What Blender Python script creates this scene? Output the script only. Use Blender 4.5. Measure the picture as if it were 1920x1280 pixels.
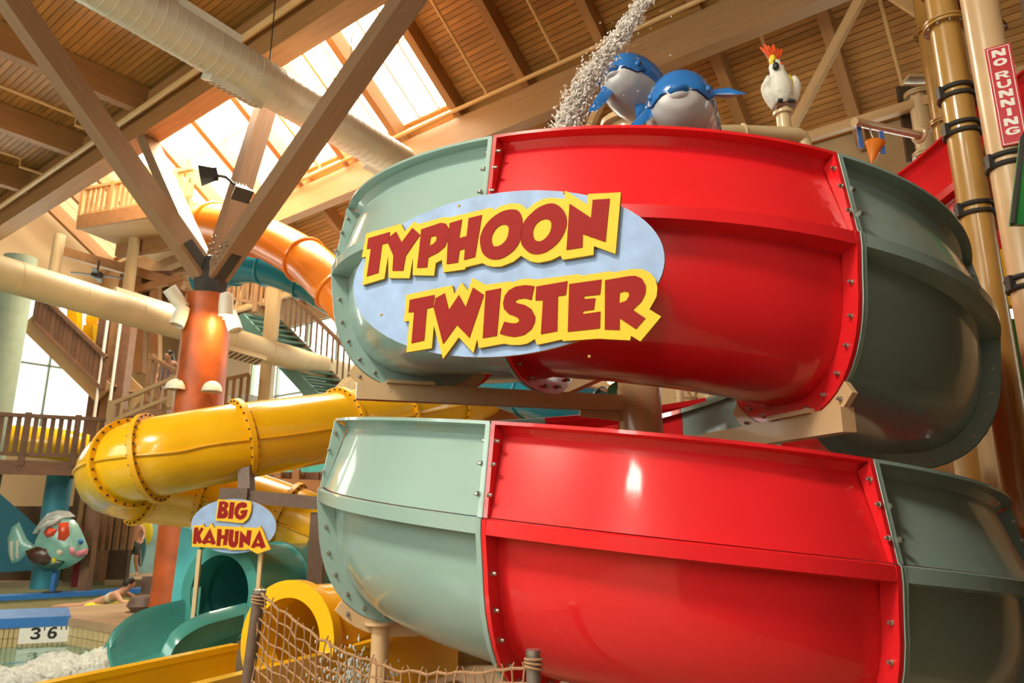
import bpy, bmesh, math, random
from mathutils import Vector, Matrix
from mathutils.geometry import tessellate_polygon
random.seed(7)
C = bpy.context.scene.collection
SC = bpy.context.scene
for o in list(bpy.data.objects): bpy.data.objects.remove(o)

# ------------------------------------------------------------------ camera
FPX, PITCH, CZ = 1350.0, math.radians(13.7), 1.7
cam_d = bpy.data.cameras.new('camera'); cam = bpy.data.objects.new('camera', cam_d); C.objects.link(cam)
cam_d.sensor_width = 36; cam_d.lens = FPX/1920*36; cam_d.clip_end = 300; cam_d.clip_start = 0.05
cam.location = (0, 0, CZ); cam.rotation_euler = (math.pi/2+PITCH, 0, 0)
cam_d.dof.use_dof = True; cam_d.dof.focus_distance = 4.6; cam_d.dof.aperture_fstop = 3.2
SC.camera = cam
SC.view_settings.view_transform = 'Standard'; SC.view_settings.look = 'None'
SC.view_settings.gamma = 1; SC.view_settings.use_curve_mapping = False
SC.view_settings.exposure = 0.0
SC.cycles.max_bounces = 5; SC.cycles.diffuse_bounces = 3; SC.cycles.glossy_bounces = 3; SC.cycles.transmission_bounces = 4; SC.cycles.transparent_max_bounces = 8
SC.cycles.use_adaptive_sampling = True; SC.cycles.adaptive_threshold = 0.1; SC.cycles.adaptive_min_samples = 16
SC.cycles.sample_clamp_indirect = 4

# hall axes: U along the hall (right-near), W across it (away)
UX, UY = 0.7915, -0.6112
WX, WY = 0.6112, 0.7915
U3, W3, Z3 = Vector((UX, UY, 0)), Vector((WX, WY, 0)), Vector((0, 0, 1))
def H(s, w, z): return Vector((UX*s+WX*w, UY*s+WY*w, z))

# ------------------------------------------------------------------ world and daylight
wd = bpy.data.worlds.new('daylight'); SC.world = wd; wd.use_nodes = True
bg = wd.node_tree.nodes['Background']; bg.inputs[0].default_value = (1.0, 0.97, 0.90, 1); bg.inputs[1].default_value = 5.0
def area(name, loc, target, sx, sy, power, col):
    d = bpy.data.lights.new(name, 'AREA'); d.shape = 'RECTANGLE'; d.size = sx; d.size_y = sy
    d.energy = power; d.color = col
    o = bpy.data.objects.new(name, d); C.objects.link(o); o.location = loc
    o.rotation_euler = (Vector(target)-Vector(loc)).to_track_quat('-Z', 'Y').to_euler()
    return o
# daylight above the skylight of the far slope, above the skylight over the near hall, and outside the rear windows
area('skylight_daylight', H(-16, 10, 15.5), H(-14, 7, 5), 9, 4, 9000, (1.0, 0.93, 0.80))
area('near_skylight_daylight', H(-3.8, -6.0, 13.4), H(-2.4, 2.6, 2.4), 3.0, 2.6, 2800, (1.0, 0.94, 0.84))
area('rear_window_daylight', H(-10, -11.6, 7.0), H(-4, 4, 3), 12, 5.5, 800, (1.0, 0.95, 0.88))
area('tall_window_daylight', H(4.6, -11.0, 8.0), H(2.5, 2, 3.0), 2.2, 7.5, 800, (1.0, 0.96, 0.92))
area('small_skylight_daylight', H(4.4, -7.8, 12.95), H(4.0, -6.8, 5.0), 1.3, 1.7, 300, (1.0, 0.97, 0.94))
def lamp(name, loc, power, col=(1, 0.72, 0.36), r=0.25):
    d = bpy.data.lights.new(name, 'POINT'); d.energy = power; d.color = col; d.shadow_soft_size = r
    o = bpy.data.objects.new(name, d); C.objects.link(o); o.location = loc; return o

# ------------------------------------------------------------------ pixel helpers (1920 x 1280 photograph frame)
CP, SP = math.cos(PITCH), math.sin(PITCH)
def ray(px, py):
    dx, v = px-960.0, 640.0-py
    return Vector((dx, FPX*CP-v*SP, FPX*SP+v*CP))
CO = Vector((0, 0, CZ))
def at(px, py, Y):
    d = ray(px, py); return CO + d*(Y/d.y)
def atz(px, py, z):
    d = ray(px, py); return CO + d*((z-CZ)/d.z)
def atpl(px, py, p0, n):
    d = ray(px, py); return CO + d*((p0-CO).dot(n)/d.dot(n))
def ats(px, py, s): return atpl(px, py, H(s, 0, 0), U3)
def atw(px, py, w): return atpl(px, py, H(0, w, 0), W3)

# ------------------------------------------------------------------ materials
MATS = {}
def mat(name, col, rough=0.5, metal=0.0, vary=0.0, vscale=4.0, bump=0.0, bscale=30.0, coat=0.0, emit=None, estr=0.0, rnd=0.0, stretch=None, spec=0.5, alpha=None, trans=0.0, ior=1.45):
    if name in MATS: return MATS[name]
    m = bpy.data.materials.new(name); m.use_nodes = True; MATS[name] = m
    nt = m.node_tree; b = nt.nodes['Principled BSDF']
    b.inputs['Base Color'].default_value = (*col, 1); b.inputs['Roughness'].default_value = rough
    b.inputs['Metallic'].default_value = metal; b.inputs['Coat Weight'].default_value = coat; b.inputs['Coat Roughness'].default_value = 0.06
    b.inputs['Specular IOR Level'].default_value = spec
    if trans: b.inputs['Transmission Weight'].default_value = trans; b.inputs['IOR'].default_value = ior
    if emit: b.inputs['Emission Color'].default_value = (*emit, 1); b.inputs['Emission Strength'].default_value = estr
    N = nt.nodes.new; L = nt.links.new
    if vary or bump or rnd:
        tc = N('ShaderNodeTexCoord'); mp = N('ShaderNodeMapping'); L(tc.outputs['Object'], mp.inputs[0])
        if stretch: mp.inputs['Scale'].default_value = stretch
    if vary or rnd:
        nz = N('ShaderNodeTexNoise'); nz.inputs['Scale'].default_value = vscale; nz.inputs['Detail'].default_value = 2
        L(mp.outputs[0], nz.inputs['Vector'])
        hs = N('ShaderNodeHueSaturation'); hs.inputs['Color'].default_value = (*col, 1)
        mr = N('ShaderNodeMapRange'); mr.inputs[1].default_value = 0.25; mr.inputs[2].default_value = 0.75
        mr.inputs[3].default_value = 1-vary; mr.inputs[4].default_value = 1+vary
        L(nz.outputs[0], mr.inputs[0])
        src = mr.outputs[0]
        if rnd:
            oi = N('ShaderNodeObjectInfo'); m2 = N('ShaderNodeMapRange')
            m2.inputs[3].default_value = 1-rnd; m2.inputs[4].default_value = 1+rnd
            L(oi.outputs['Random'], m2.inputs[0]); mu = N('ShaderNodeMath'); mu.operation = 'MULTIPLY'
            L(src, mu.inputs[0]); L(m2.outputs[0], mu.inputs[1]); src = mu.outputs[0]
        L(src, hs.inputs['Value']); L(hs.outputs[0], b.inputs['Base Color'])
    if bump:
        n2 = N('ShaderNodeTexNoise'); n2.inputs['Scale'].default_value = bscale; n2.inputs['Detail'].default_value = 1
        L(mp.outputs[0], n2.inputs['Vector'])
        bp = N('ShaderNodeBump'); bp.inputs['Strength'].default_value = bump; bp.inputs['Distance'].default_value = 0.02
        L(n2.outputs[0], bp.inputs['Height']); L(bp.outputs[0], b.inputs['Normal'])
    return m
def glass_mat(name, col, gloss=0.06):
    m = bpy.data.materials.new(name); m.use_nodes = True; MATS[name] = m; nt = m.node_tree
    for n in list(nt.nodes): nt.nodes.remove(n)
    out = nt.nodes.new('ShaderNodeOutputMaterial'); mx = nt.nodes.new('ShaderNodeMixShader')
    t = nt.nodes.new('ShaderNodeBsdfTransparent'); t.inputs[0].default_value = (*col, 1)
    g = nt.nodes.new('ShaderNodeBsdfGlossy'); g.inputs['Roughness'].default_value = 0.05
    mx.inputs[0].default_value = gloss
    nt.links.new(t.outputs[0], mx.inputs[1]); nt.links.new(g.outputs[0], mx.inputs[2]); nt.links.new(mx.outputs[0], out.inputs[0])
    return m
RED = mat('red_gelcoat', (0.72, 0.015, 0.022), 0.28, vary=0.04, vscale=1.2, coat=0.7, spec=0.3)
TEAL = mat('seafoam_gelcoat', (0.27, 0.395, 0.37), 0.28, vary=0.06, vscale=1.2, coat=0.7, spec=0.3)
YEL = mat('yellow_gelcoat', (0.86, 0.47, 0.008), 0.22, vary=0.05, vscale=1.0, coat=0.4)
YELF = mat('yellow_flange', (0.80, 0.40, 0.006), 0.4, vary=0.08, vscale=3)
TEALD = mat('deep_teal_gelcoat', (0.055, 0.27, 0.25), 0.22, vary=0.06, coat=0.4)
TURQ = mat('turquoise_paint', (0.07, 0.42, 0.46), 0.45, vary=0.06)
BLUES = mat('blue_gelcoat', (0.01, 0.20, 0.30), 0.2, coat=0.4)
ORNG = mat('orange_gelcoat', (0.85, 0.24, 0.02), 0.25, coat=0.3)
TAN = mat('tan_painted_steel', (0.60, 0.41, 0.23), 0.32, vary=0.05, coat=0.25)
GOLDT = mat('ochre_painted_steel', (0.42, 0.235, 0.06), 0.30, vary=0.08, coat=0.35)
CREAMP = mat('cream_painted_steel', (0.62, 0.48, 0.28), 0.35, coat=0.2)
STEEL = mat('stainless_bolt', (0.45, 0.43, 0.40), 0.35, metal=0.9)
DARKS = mat('dark_steel', (0.045, 0.042, 0.04), 0.5, metal=0.3)
BLACKP = mat('black_plastic', (0.02, 0.02, 0.022), 0.4)
BROWNP = mat('brown_painted_post', (0.13, 0.085, 0.065), 0.5, vary=0.1, vscale=14, bump=0.2)
ROPE = mat('tan_rope', (0.34, 0.19, 0.10), 0.9, vary=0.2, vscale=40)
GLULAM = mat('glulam_timber', (0.34, 0.165, 0.055), 0.6, vary=0.16, vscale=3, stretch=(0.35, 6, 9), bump=0.1, bscale=8, rnd=0.06)
STRUT = mat('stained_timber_strut', (0.30, 0.175, 0.10), 0.6, vary=0.14, vscale=3, stretch=(0.3, 8, 8), bump=0.1, bscale=8, rnd=0.05)
PLANK = mat('pine_deck_plank', (0.43, 0.205, 0.052), 0.55, vary=0.18, vscale=3, stretch=(0.4, 5, 5), rnd=0.16)
PALEW = mat('pale_cream_timber', (0.52, 0.33, 0.15), 0.6, vary=0.10, vscale=2, stretch=(0.4, 6, 6), rnd=0.08)
CREAMW = mat('cream_panelling', (0.52, 0.37, 0.20), 0.7, vary=0.06, vscale=1)
DECKW = mat('brown_stained_deck_timber', (0.17, 0.08, 0.04), 0.65, vary=0.18, vscale=5, rnd=0.15)
RAILW = mat('cedar_rail_timber', (0.34, 0.17, 0.07), 0.6, vary=0.15, vscale=5, rnd=0.12)
DUCTG = mat('galvanised_duct', (0.66, 0.64, 0.55), 0.42, metal=0.2, vary=0.05, vscale=2)
DUCTC = mat('cream_painted_duct', (0.70, 0.56, 0.33), 0.5, vary=0.04)
PIPE = mat('sprinkler_pipe_paint', (0.66, 0.43, 0.19), 0.45)
ORCOL = mat('mottled_orange_plaster', (0.47, 0.095, 0.016), 0.45, vary=0.30, vscale=2.6, bump=0.15, bscale=6)
WHITEP = mat('white_enamel', (0.78, 0.75, 0.68), 0.35)
LAMPW = mat('lamp_glow', (1, 1, 1), 0.5, emit=(1.0, 0.78, 0.45), estr=9)
SIGNB = mat('sky_blue_sign_face', (0.27, 0.40, 0.68), 0.55, vary=0.14, vscale=9, stretch=(1, 1, 1))
SIGNE = mat('sign_edge', (0.45, 0.26, 0.03), 0.6)
SYEL = mat('sign_yellow', (0.80, 0.47, 0.006), 0.6, vary=0.04, vscale=2)
SRED = mat('sign_letter_red', (0.27, 0.009, 0.008), 0.65, spec=0.2, vary=0.04)
NRED = mat('warning_red', (0.50, 0.008, 0.02), 0.4)
NWHITE = mat('warning_white', (0.82, 0.80, 0.76), 0.5)
DBLUE = mat('dolphin_blue_gloss', (0.016, 0.16, 0.52), 0.14, vary=0.12, vscale=5, coat=0.8)
DPALE = mat('dolphin_belly_grey', (0.50, 0.50, 0.52), 0.25, vary=0.06, coat=0.5)
WHITEF = mat('white_feather_paint', (0.80, 0.79, 0.72), 0.4, bump=0.6, bscale=22)
FYEL = mat('lemon_paint', (0.82, 0.66, 0.03), 0.4)
FORG = mat('crest_orange_paint', (0.80, 0.10, 0.02), 0.35)
PERCH = mat('brown_perch_paint', (0.14, 0.06, 0.035), 0.6)
POOLB = mat('blue_pool_coping', (0.03, 0.17, 0.52), 0.45, vary=0.08)
TILE = mat('beige_pool_tile', (0.52, 0.40, 0.20), 0.35, vary=0.08, vscale=6)
DECKT = mat('tan_pool_deck', (0.36, 0.24, 0.14), 0.5, vary=0.12, vscale=3, bump=0.1)
FOAM = mat('white_foam_water', (0.50, 0.53, 0.50), 0.45, vary=0.25, vscale=9, bump=0.8, bscale=14)
SKIN = mat('skin', (0.52, 0.27, 0.17), 0.5)
HAIR = mat('dark_hair', (0.02, 0.014, 0.01), 0.5)
SHORT = mat('dark_floral_shorts', (0.06, 0.07, 0.06), 0.7, vary=0.8, vscale=16)
GREENP = mat('green_panel_paint', (0.03, 0.26, 0.07), 0.4)
THATCH = mat('straw_thatch', (0.40, 0.30, 0.16), 0.95, vary=0.35, vscale=6, stretch=(6, 6, 1), bump=1.0, bscale=25)
MURAL = mat('pale_aqua_mural_paint', (0.35, 0.66, 0.74), 0.6, vary=0.3, vscale=1.2)
WPANE = glass_mat('window_glass', (0.93, 0.98, 0.94))
SPANE = glass_mat('skylight_glazing', (1.0, 0.97, 0.90), 0.03)
MULL = mat('window_mullion', (0.30, 0.34, 0.28), 0.5)
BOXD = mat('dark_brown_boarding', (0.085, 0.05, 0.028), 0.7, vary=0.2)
STAIRG = mat('green_steel_tread', (0.12, 0.24, 0.20), 0.5)
def water_mat(name, col):
    m = mat(name, col, 0.08, vary=0.25, vscale=1.5, bump=0.55, bscale=3.2, spec=0.6)
    return m
WATER = water_mat('pool_water', (0.10, 0.235, 0.19))

# ------------------------------------------------------------------ mesh builder
WM = {}
class MB:
    def __init__(s): s.v = []; s.f = []; s.m = []
    def add(s, vs, fs, m=0):
        k = len(s.v); s.v += [Vector(p) for p in vs]
        for f in fs: s.f.append([i+k for i in f]); s.m.append(m)
        return s
    def hexa(s, p, m=0):   # p: 4 bottom ccw, 4 top
        return s.add(p, [(3,2,1,0),(4,5,6,7),(0,1,5,4),(1,2,6,5),(2,3,7,6),(3,0,4,7)], m)
    def box(s, c, sx, sy, sz, ex=Vector((1,0,0)), ey=Vector((0,1,0)), ez=Vector((0,0,1)), m=0):
        c = Vector(c); p = []
        for k in (-.5, .5):
            for i, j in ((-.5,-.5),(.5,-.5),(.5,.5),(-.5,.5)): p.append(c+ex*(i*sx)+ey*(j*sy)+ez*(k*sz))
        return s.hexa(p, m)
    def beam(s, p0, p1, w, h, up=Z3, m=0):
        p0, p1 = Vector(p0), Vector(p1); d = (p1-p0); L = d.length; d.normalize()
        side = d.cross(up)
        if side.length < 1e-4: side = d.cross(Vector((1,0,0)))
        side.normalize(); u2 = side.cross(d)
        return s.box((p0+p1)/2, L, w, h, d, side, u2, m)
    def tube(s, pts, r, n=12, cap=True, closed=False, m=0, a0=0, a1=None):
        pts = [Vector(p) for p in pts]; K = len(pts)
        rs = r if isinstance(r, (list, tuple)) else [r]*K
        ts = []
        for i in range(K):
            a = pts[(i-1) % K] if closed else pts[max(i-1, 0)]
            b = pts[(i+1) % K] if closed else pts[min(i+1, K-1)]
            ts.append((b-a).normalized())
        x = ts[0].cross(Z3)
        if x.length < 1e-3: x = ts[0].cross(Vector((1,0,0)))
        x.normalize(); rings = []
        for i in range(K):
            if i: x = (x-ts[i]*x.dot(ts[i])).normalized()
            y = x.cross(ts[i])
            full = a1 is None; nn = n if full else n+1
            rings.append([pts[i]+(x*math.cos(t)+y*math.sin(t))*rs[i] for t in [(2*math.pi*j/n if full else a0+(a1-a0)*j/n) for j in range(nn)]])
        nn = len(rings[0]); vs = [p for q in rings for p in q]; fs = []
        wrap = a1 is None
        for i in range(K if closed else K-1):
            i2 = (i+1) % K
            for j in range(nn if wrap else nn-1):
                j2 = (j+1) % nn
                fs.append((i*nn+j, i2*nn+j, i2*nn+j2, i*nn+j2))
        if cap and not closed and wrap:
            fs.append(tuple(range(nn))); fs.append(tuple((K-1)*nn+j for j in reversed(range(nn))))
        return s.add(vs, fs, m)
    def lathe(s, prof, o, ax, n=24, m=0, capend=True):
        o = Vector(o); ax = Vector(ax).normalized(); x = ax.cross(Z3)
        if x.length < 1e-3: x = Vector((1,0,0))
        x.normalize(); y = ax.cross(x); vs = []; fs = []
        for r, h in prof:
            for j in range(n):
                t = 2*math.pi*j/n; vs.append(o+ax*h+(x*math.cos(t)+y*math.sin(t))*r)
        for i in range(len(prof)-1):
            for j in range(n):
                j2 = (j+1) % n; fs.append((i*n+j, i*n+j2, (i+1)*n+j2, (i+1)*n+j))
        if capend:
            fs.append(tuple(reversed(range(n)))); fs.append(tuple((len(prof)-1)*n+j for j in range(n)))
        return s.add(vs, fs, m)
    def ball(s, c, rx, ry=None, rz=None, ex=Vector((1,0,0)), ey=Vector((0,1,0)), ez=Z3, nu=16, nv=10, m=0):
        ry = ry or rx; rz = rz or rx; c = Vector(c); vs = []; fs = []
        for i in range(nv+1):
            p = math.pi*i/nv
            for j in range(nu):
                t = 2*math.pi*j/nu
                vs.append(c+ex*(rx*math.sin(p)*math.cos(t))+ey*(ry*math.sin(p)*math.sin(t))+ez*(rz*math.cos(p)))
        for i in range(nv):
            for j in range(nu):
                j2 = (j+1) % nu; fs.append((i*nu+j, (i+1)*nu+j, (i+1)*nu+j2, i*nu+j2))
        return s.add(vs, fs, m)
    def torus(s, c, ax, R, r, n=28, k=8, m=0):
        c = Vector(c); ax = Vector(ax).normalized(); x = ax.cross(Z3)
        if x.length < 1e-3: x = Vector((1,0,0))
        x.normalize(); y = ax.cross(x)
        return s.tube([c+(x*math.cos(2*math.pi*j/n)+y*math.sin(2*math.pi*j/n))*R for j in range(n)], r, k, closed=True, m=m)
    def prism(s, loops, o, ex, ey, ez, t, m=0, me=None):
        me = m if me is None else me
        tri = tessellate_polygon([[Vector((x, y, 0)) for x, y in lp] for lp in loops])
        flat = [p for lp in loops for p in lp]; n = len(flat)
        vs = [o+ex*x+ey*y for x, y in flat]+[o+ex*x+ey*y+ez*t for x, y in flat]
        k = len(s.v); s.v += vs
        for a, b, c in tri:
            A, B, D = flat[a], flat[b], flat[c]
            if (B[0]-A[0])*(D[1]-A[1])-(B[1]-A[1])*(D[0]-A[0]) < 0: b, c = c, b
            s.f.append([k+n+a, k+n+b, k+n+c]); s.m.append(m)
            s.f.append([k+c, k+b, k+a]); s.m.append(me)
        q = 0
        for lp in loops:
            L = len(lp)
            for i in range(L):
                j = (i+1) % L; s.f.append([k+q+i, k+q+j, k+n+q+j, k+n+q+i]); s.m.append(me)
            q += L
        return s
    def mesh(s, name, mats, off, smooth=True, ang=35):
        me = bpy.data.meshes.new(name)
        me.from_pydata([tuple(p-off) for p in s.v], [], s.f)
        for mm in (mats if isinstance(mats, (list, tuple)) else [mats]): me.materials.append(mm)
        me.polygons.foreach_set('material_index', s.m)
        if smooth:
            me.polygons.foreach_set('use_smooth', [True]*len(s.f)); me.set_sharp_from_angle(angle=math.radians(ang))
        me.update(); return me
    def build(s, name, mats, parent=None, smooth=True, ang=35, fix=False):
        lo = Vector([min(p[i] for p in s.v) for i in range(3)]); hi = Vector([max(p[i] for p in s.v) for i in range(3)])
        off = (lo+hi)/2; off.z = lo.z
        me = s.mesh(name, mats, off, smooth, ang)
        if fix:
            b = bmesh.new(); b.from_mesh(me); bmesh.ops.recalc_face_normals(b, faces=b.faces); b.to_mesh(me); b.free()
        o = bpy.data.objects.new(name, me); C.objects.link(o); place(o, Matrix.Translation(off), parent); return o
def place(o, M, parent=None):
    o.matrix_basis = M; WM[o.name] = M.copy()
    if parent is not None:
        o.parent = parent; o.matrix_parent_inverse = WM[parent.name].inverted()
    return o
def inst(name, me, M, parent=None):
    o = bpy.data.objects.new(name, me); C.objects.link(o); return place(o, M, parent)
def frame(o, ex, ey, ez):
    M = Matrix((ex, ey, ez)).transposed().to_4x4(); M.translation = o; return M
def tag(o, label, cat, group=None, kind=None):
    o['label'] = label; o['category'] = cat
    if group: o['group'] = group
    if kind: o['kind'] = kind
    return o
def thing(name, label, cat, loc, group=None):
    o = bpy.data.objects.new(name, None); C.objects.link(o); o.empty_display_size = .1
    place(o, Matrix.Translation(Vector(loc))); return tag(o, label, cat, group)
def struct(o, label=None, cat=None):
    o['kind'] = 'structure'
    if label: o['label'] = label
    if cat: o['category'] = cat
    return o
def bar(name, p0, p1, w, h, mt, parent=None, up=Z3):
    """a timber or bar whose local X runs along its length"""
    p0, p1 = Vector(p0), Vector(p1); d = p1-p0; L = d.length; d.normalize()
    sd = d.cross(up)
    if sd.length < 1e-4: sd = d.cross(Vector((1,0,0)))
    sd.normalize(); u2 = sd.cross(d)
    b = MB().box((0,0,0), L, w, h); me = b.mesh(name, mt, Vector((0,0,0)), False)
    return inst(name, me, frame((p0+p1)/2, d, sd, u2), parent)
def spline(pts, n=8):
    pts = [Vector(p) for p in pts]; out = []
    for i in range(len(pts)-1):
        p0, p1, p2, p3 = pts[max(i-1,0)], pts[i], pts[i+1], pts[min(i+2, len(pts)-1)]
        for k in range(n):
            t = k/n; out.append(0.5*((2*p1)+(p2-p0)*t+(2*p0-5*p1+4*p2-p3)*t*t+(3*p1-p0-3*p2+p3)*t**3))
    out.append(pts[-1]); return out
# ================================================================== THE HALL
S0, S1, W0, W1 = -29.0, 13.0, -10.0, 14.6
RS, RZ = 0.70, 11.25                       # roof fall across the hall, height over the eave girder (w = 11.5)
def roofz(w): return RZ-RS*(w-11.5)
WA = 7.43; SCOL = -13.61                  # line of the great beam, and the tree column on it
ZC = 12.25                                # deck over the near hall

# floors and pool shell
fl = MB()
def slab(poly, z0, z1, mb=None, m=0):
    mb = mb or MB(); P = [(p.x, p.y) for p in poly]
    ar = sum(P[i][0]*P[(i+1) % len(P)][1]-P[(i+1) % len(P)][0]*P[i][1] for i in range(len(P)))
    if ar < 0: P.reverse()
    return mb.prism([P], Vector((0,0,z0)), Vector((1,0,0)), Vector((0,1,0)), Z3, z1-z0, m)
far_l, far_r = atz(-260, 1098, 0), atz(300, 1086, 0)
far = [far_l, far_r, Vector((-5.2, 12.2, 0)), Vector((-2.2, 8.8, 0)), Vector((-2.2, -4, 0)), H(S1, W0, 0), H(S1, W1, 0), H(S0, W1, 0), H(S0, 2.0, 0)]
o = slab(far, -1.6, 0).build('floor', DECKT, None, False); struct(o)
o = slab([H(S0,W0,0), H(S1,W0,0), H(S1,W1,0), H(S0,W1,0)], -1.75, -1.6).build('floor', TILE, None, False); struct(o)

# ceiling of the near hall
ceil = bpy.data.objects.new('ceiling', None); C.objects.link(ceil); place(ceil, Matrix.Translation(H(-8, 2, ZC))); struct(ceil)
NSK = (-6.2, -3.9, -7.8, -4.2)            # skylight opening over the near hall: s0, s1, w0, w1
for (a, b, c, d) in ((S0, NSK[0], W0, WA), (NSK[1]+2.5, 3.7, W0, WA), (5.1, S1, W0, WA), (3.7, 5.1, W0, -8.7), (3.7, 5.1, -6.9, WA), (NSK[0], NSK[1]+2.5, W0, NSK[2]), (NSK[0], NSK[1]+2.5, NSK[3], WA)):
    MB().box(H((a+b)/2, (c+d)/2, ZC+.12), b-a, d-c, .1, U3, W3, Z3).build('roof_deck', PLANK, ceil, False)
nsk = bpy.data.objects.new('window_10', None); C.objects.link(nsk); place(nsk, Matrix.Translation(H(NSK[0], NSK[2], ZC))); struct(nsk)
for i in range(3):
    for j in range(2):
        a_, b_ = (NSK[1]+2.5-NSK[0])/3, (NSK[3]-NSK[2])/2
        MB().box(H(NSK[0]+a_*(i+.5), NSK[2]+b_*(j+.5), ZC+.1), a_-.06, b_-.06, .02, U3, W3, Z3).build('pane', SPANE, nsk, False)
for j in range(2): MB().box(H(4.4, -8.25+.9*j, ZC+.1), 1.34, .84, .02, U3, W3, Z3).build('pane', SPANE, nsk, False)
pw = 0.145
me_pl = MB().box((0,0,0), 1, pw-.012, .05).mesh('plank', PLANK, Vector(), False)
for k in range(int((WA-(-0.5))/pw)):
    w = -0.5+pw*(k+.5); s = S0
    while s < 4:
        L = random.uniform(6, 11); e = min(s+L, 4)
        b = MB().box((0,0,0), e-s-.01, pw-.014, .05); me = b.mesh('plank', PLANK, Vector(), False)
        inst('plank', me, frame(H((s+e)/2, w, ZC+.03), U3, W3, Z3), ceil); s = e
for ds in (-14.8, -11.1, -7.36, -3.65, 0.05, 3.7, 7.4, 11.1, 14.8):
    s = SCOL+ds
    bar('joist', H(s, -4.0 if (NSK[0] < s < NSK[1]+2.5) else W0, ZC-.37), H(s, WA-.1, ZC-.37), .26, .7, GLULAM, ceil)
# the great beam
gb = bar('trim_1', H(S0, WA, 11.55), H(S1, WA, 11.55), .5, 1.15, GLULAM); struct(gb)
# pipes along and below the deck
def pipe_thing(label, runs, r, group=None):
    t = thing('sprinkler_pipe', label, 'pipe', runs[0][0], group)
    for i, rn in enumerate(runs): MB().tube(rn, r if i == 0 else r*.75, 8).build('pipe_run', PIPE, t)
    return t
pipe_thing('long cream pipe clipped along the great diagonal timber beam', [[H(S0+.5, WA-.42, 11.5), H(S1, WA-.42, 11.5)]], .075)
for i, (ds, nm) in enumerate(((-9.2, 'leftmost'), (-5.5, 'middle'))):
    s = SCOL+ds
    pipe_thing(f'thin sprinkler pipe under the left plank ceiling, {nm} of two, with drop to the beam', [[H(s, -4, 11.75), H(s, WA-1.1, 11.75), H(s, WA-1.1, 11.5), H(s, WA-.45, 11.5)]], .04)

# far slope: rafters, planks, skylight
slope = bpy.data.objects.new('ceiling', None); C.objects.link(slope); place(slope, Matrix.Translation(H(-6, 11, RZ))); struct(slope)
SN = (W3+Vector((0,0,-RS))).normalized(); SNn = U3.cross(SN); SNn = -SNn if SNn.z < 0 else SNn
def RP(s, w, dz=0): return H(s, w, roofz(w)+dz)
WTOP, WSK = WA-.2, 11.15
raf = [-10.4+2*k for k in range(-9, 12)]
for s in raf:
    if S0 < s < S1: bar('rafter', RP(s, WTOP, -.16), RP(s, W1, -.16), .2, .42, GLULAM, slope, up=SNn)
# plank boarding on the slope
PWS = .104; n = int((W1-WTOP)/PWS)
for k in range(n):
    w = WTOP+PWS*(k+.5); s = S0 if w > WSK+.3 else -10.4
    while s < S1:
        e = min(s+random.choice((8, 12, 16)), S1)
        b = MB().box((0,0,0), e-s-.008, PWS*math.sqrt(1+RS*RS)-.014, .045); me = b.mesh('plank', PLANK, Vector(), False)
        inst('plank', me, frame(RP((s+e)/2, w, .09), U3, SN, SNn), slope); s = e
MB().add([RP(-10.4, WTOP, .16), RP(S1, WTOP, .16), RP(S1, W1, .16), RP(-10.4, W1, .16), RP(-10.4, WTOP, .22), RP(S1, WTOP, .22), RP(S1, W1, .22), RP(-10.4, W1, .22)],
         [(3,2,1,0),(4,5,6,7),(0,1,5,4),(1,2,6,5),(2,3,7,6),(3,0,4,7)]).build('roof_deck', PLANK, slope, False)
MB().hexa([RP(S0, WSK+.3, .16), RP(-10.4, WSK+.3, .16), RP(-10.4, W1, .16), RP(S0, W1, .16), RP(S0, WSK+.3, .22), RP(-10.4, WSK+.3, .22), RP(-10.4, W1, .22), RP(S0, W1, .22)]).build('roof_deck', PLANK, slope, False)
# skylight glazing: one pane per half bay and row, slim glazing bars
sk = bpy.data.objects.new('window_1', None); C.objects.link(sk); place(sk, Matrix.Translation(RP(-15, 9))); struct(sk)
s = -10.4
while s > S0+.2:
    for h in range(3):
        a, b = s-.6667*h, s-.6667*(h+1)
        rows = [(WTOP, 8.6), (8.6, 9.95), (9.95, WSK+.3)]
        for (wa, wb) in rows:
            MB().hexa([RP(b+.02, wa+.02, .1), RP(a-.02, wa+.02, .1), RP(a-.02, wb-.02, .1), RP(b+.02, wb-.02, .1), RP(b+.02, wa+.02, .12), RP(a-.02, wa+.02, .12), RP(a-.02, wb-.02, .12), RP(b+.02, wb-.02, .12)]).build('pane', SPANE, sk, False)
        bar('glazing_bar', RP(b, WTOP, .11), RP(b, WSK+.3, .11), .025, .03, PALEW, sk, up=SNn)
    s -= 2
for w in (8.6, 9.95): bar('glazing_bar', RP(S0, w, .08), RP(-10.4, w, .08), .03, .03, PALEW, sk, up=SNn)
# wall above the great beam closing the light well, ends
MB().box(H((S0+S1)/2, WA-.05, 13.2), S1-S0, .12, 2.2, U3, W3, Z3).build('wall_upstand', CREAMW, slope, False)
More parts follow.
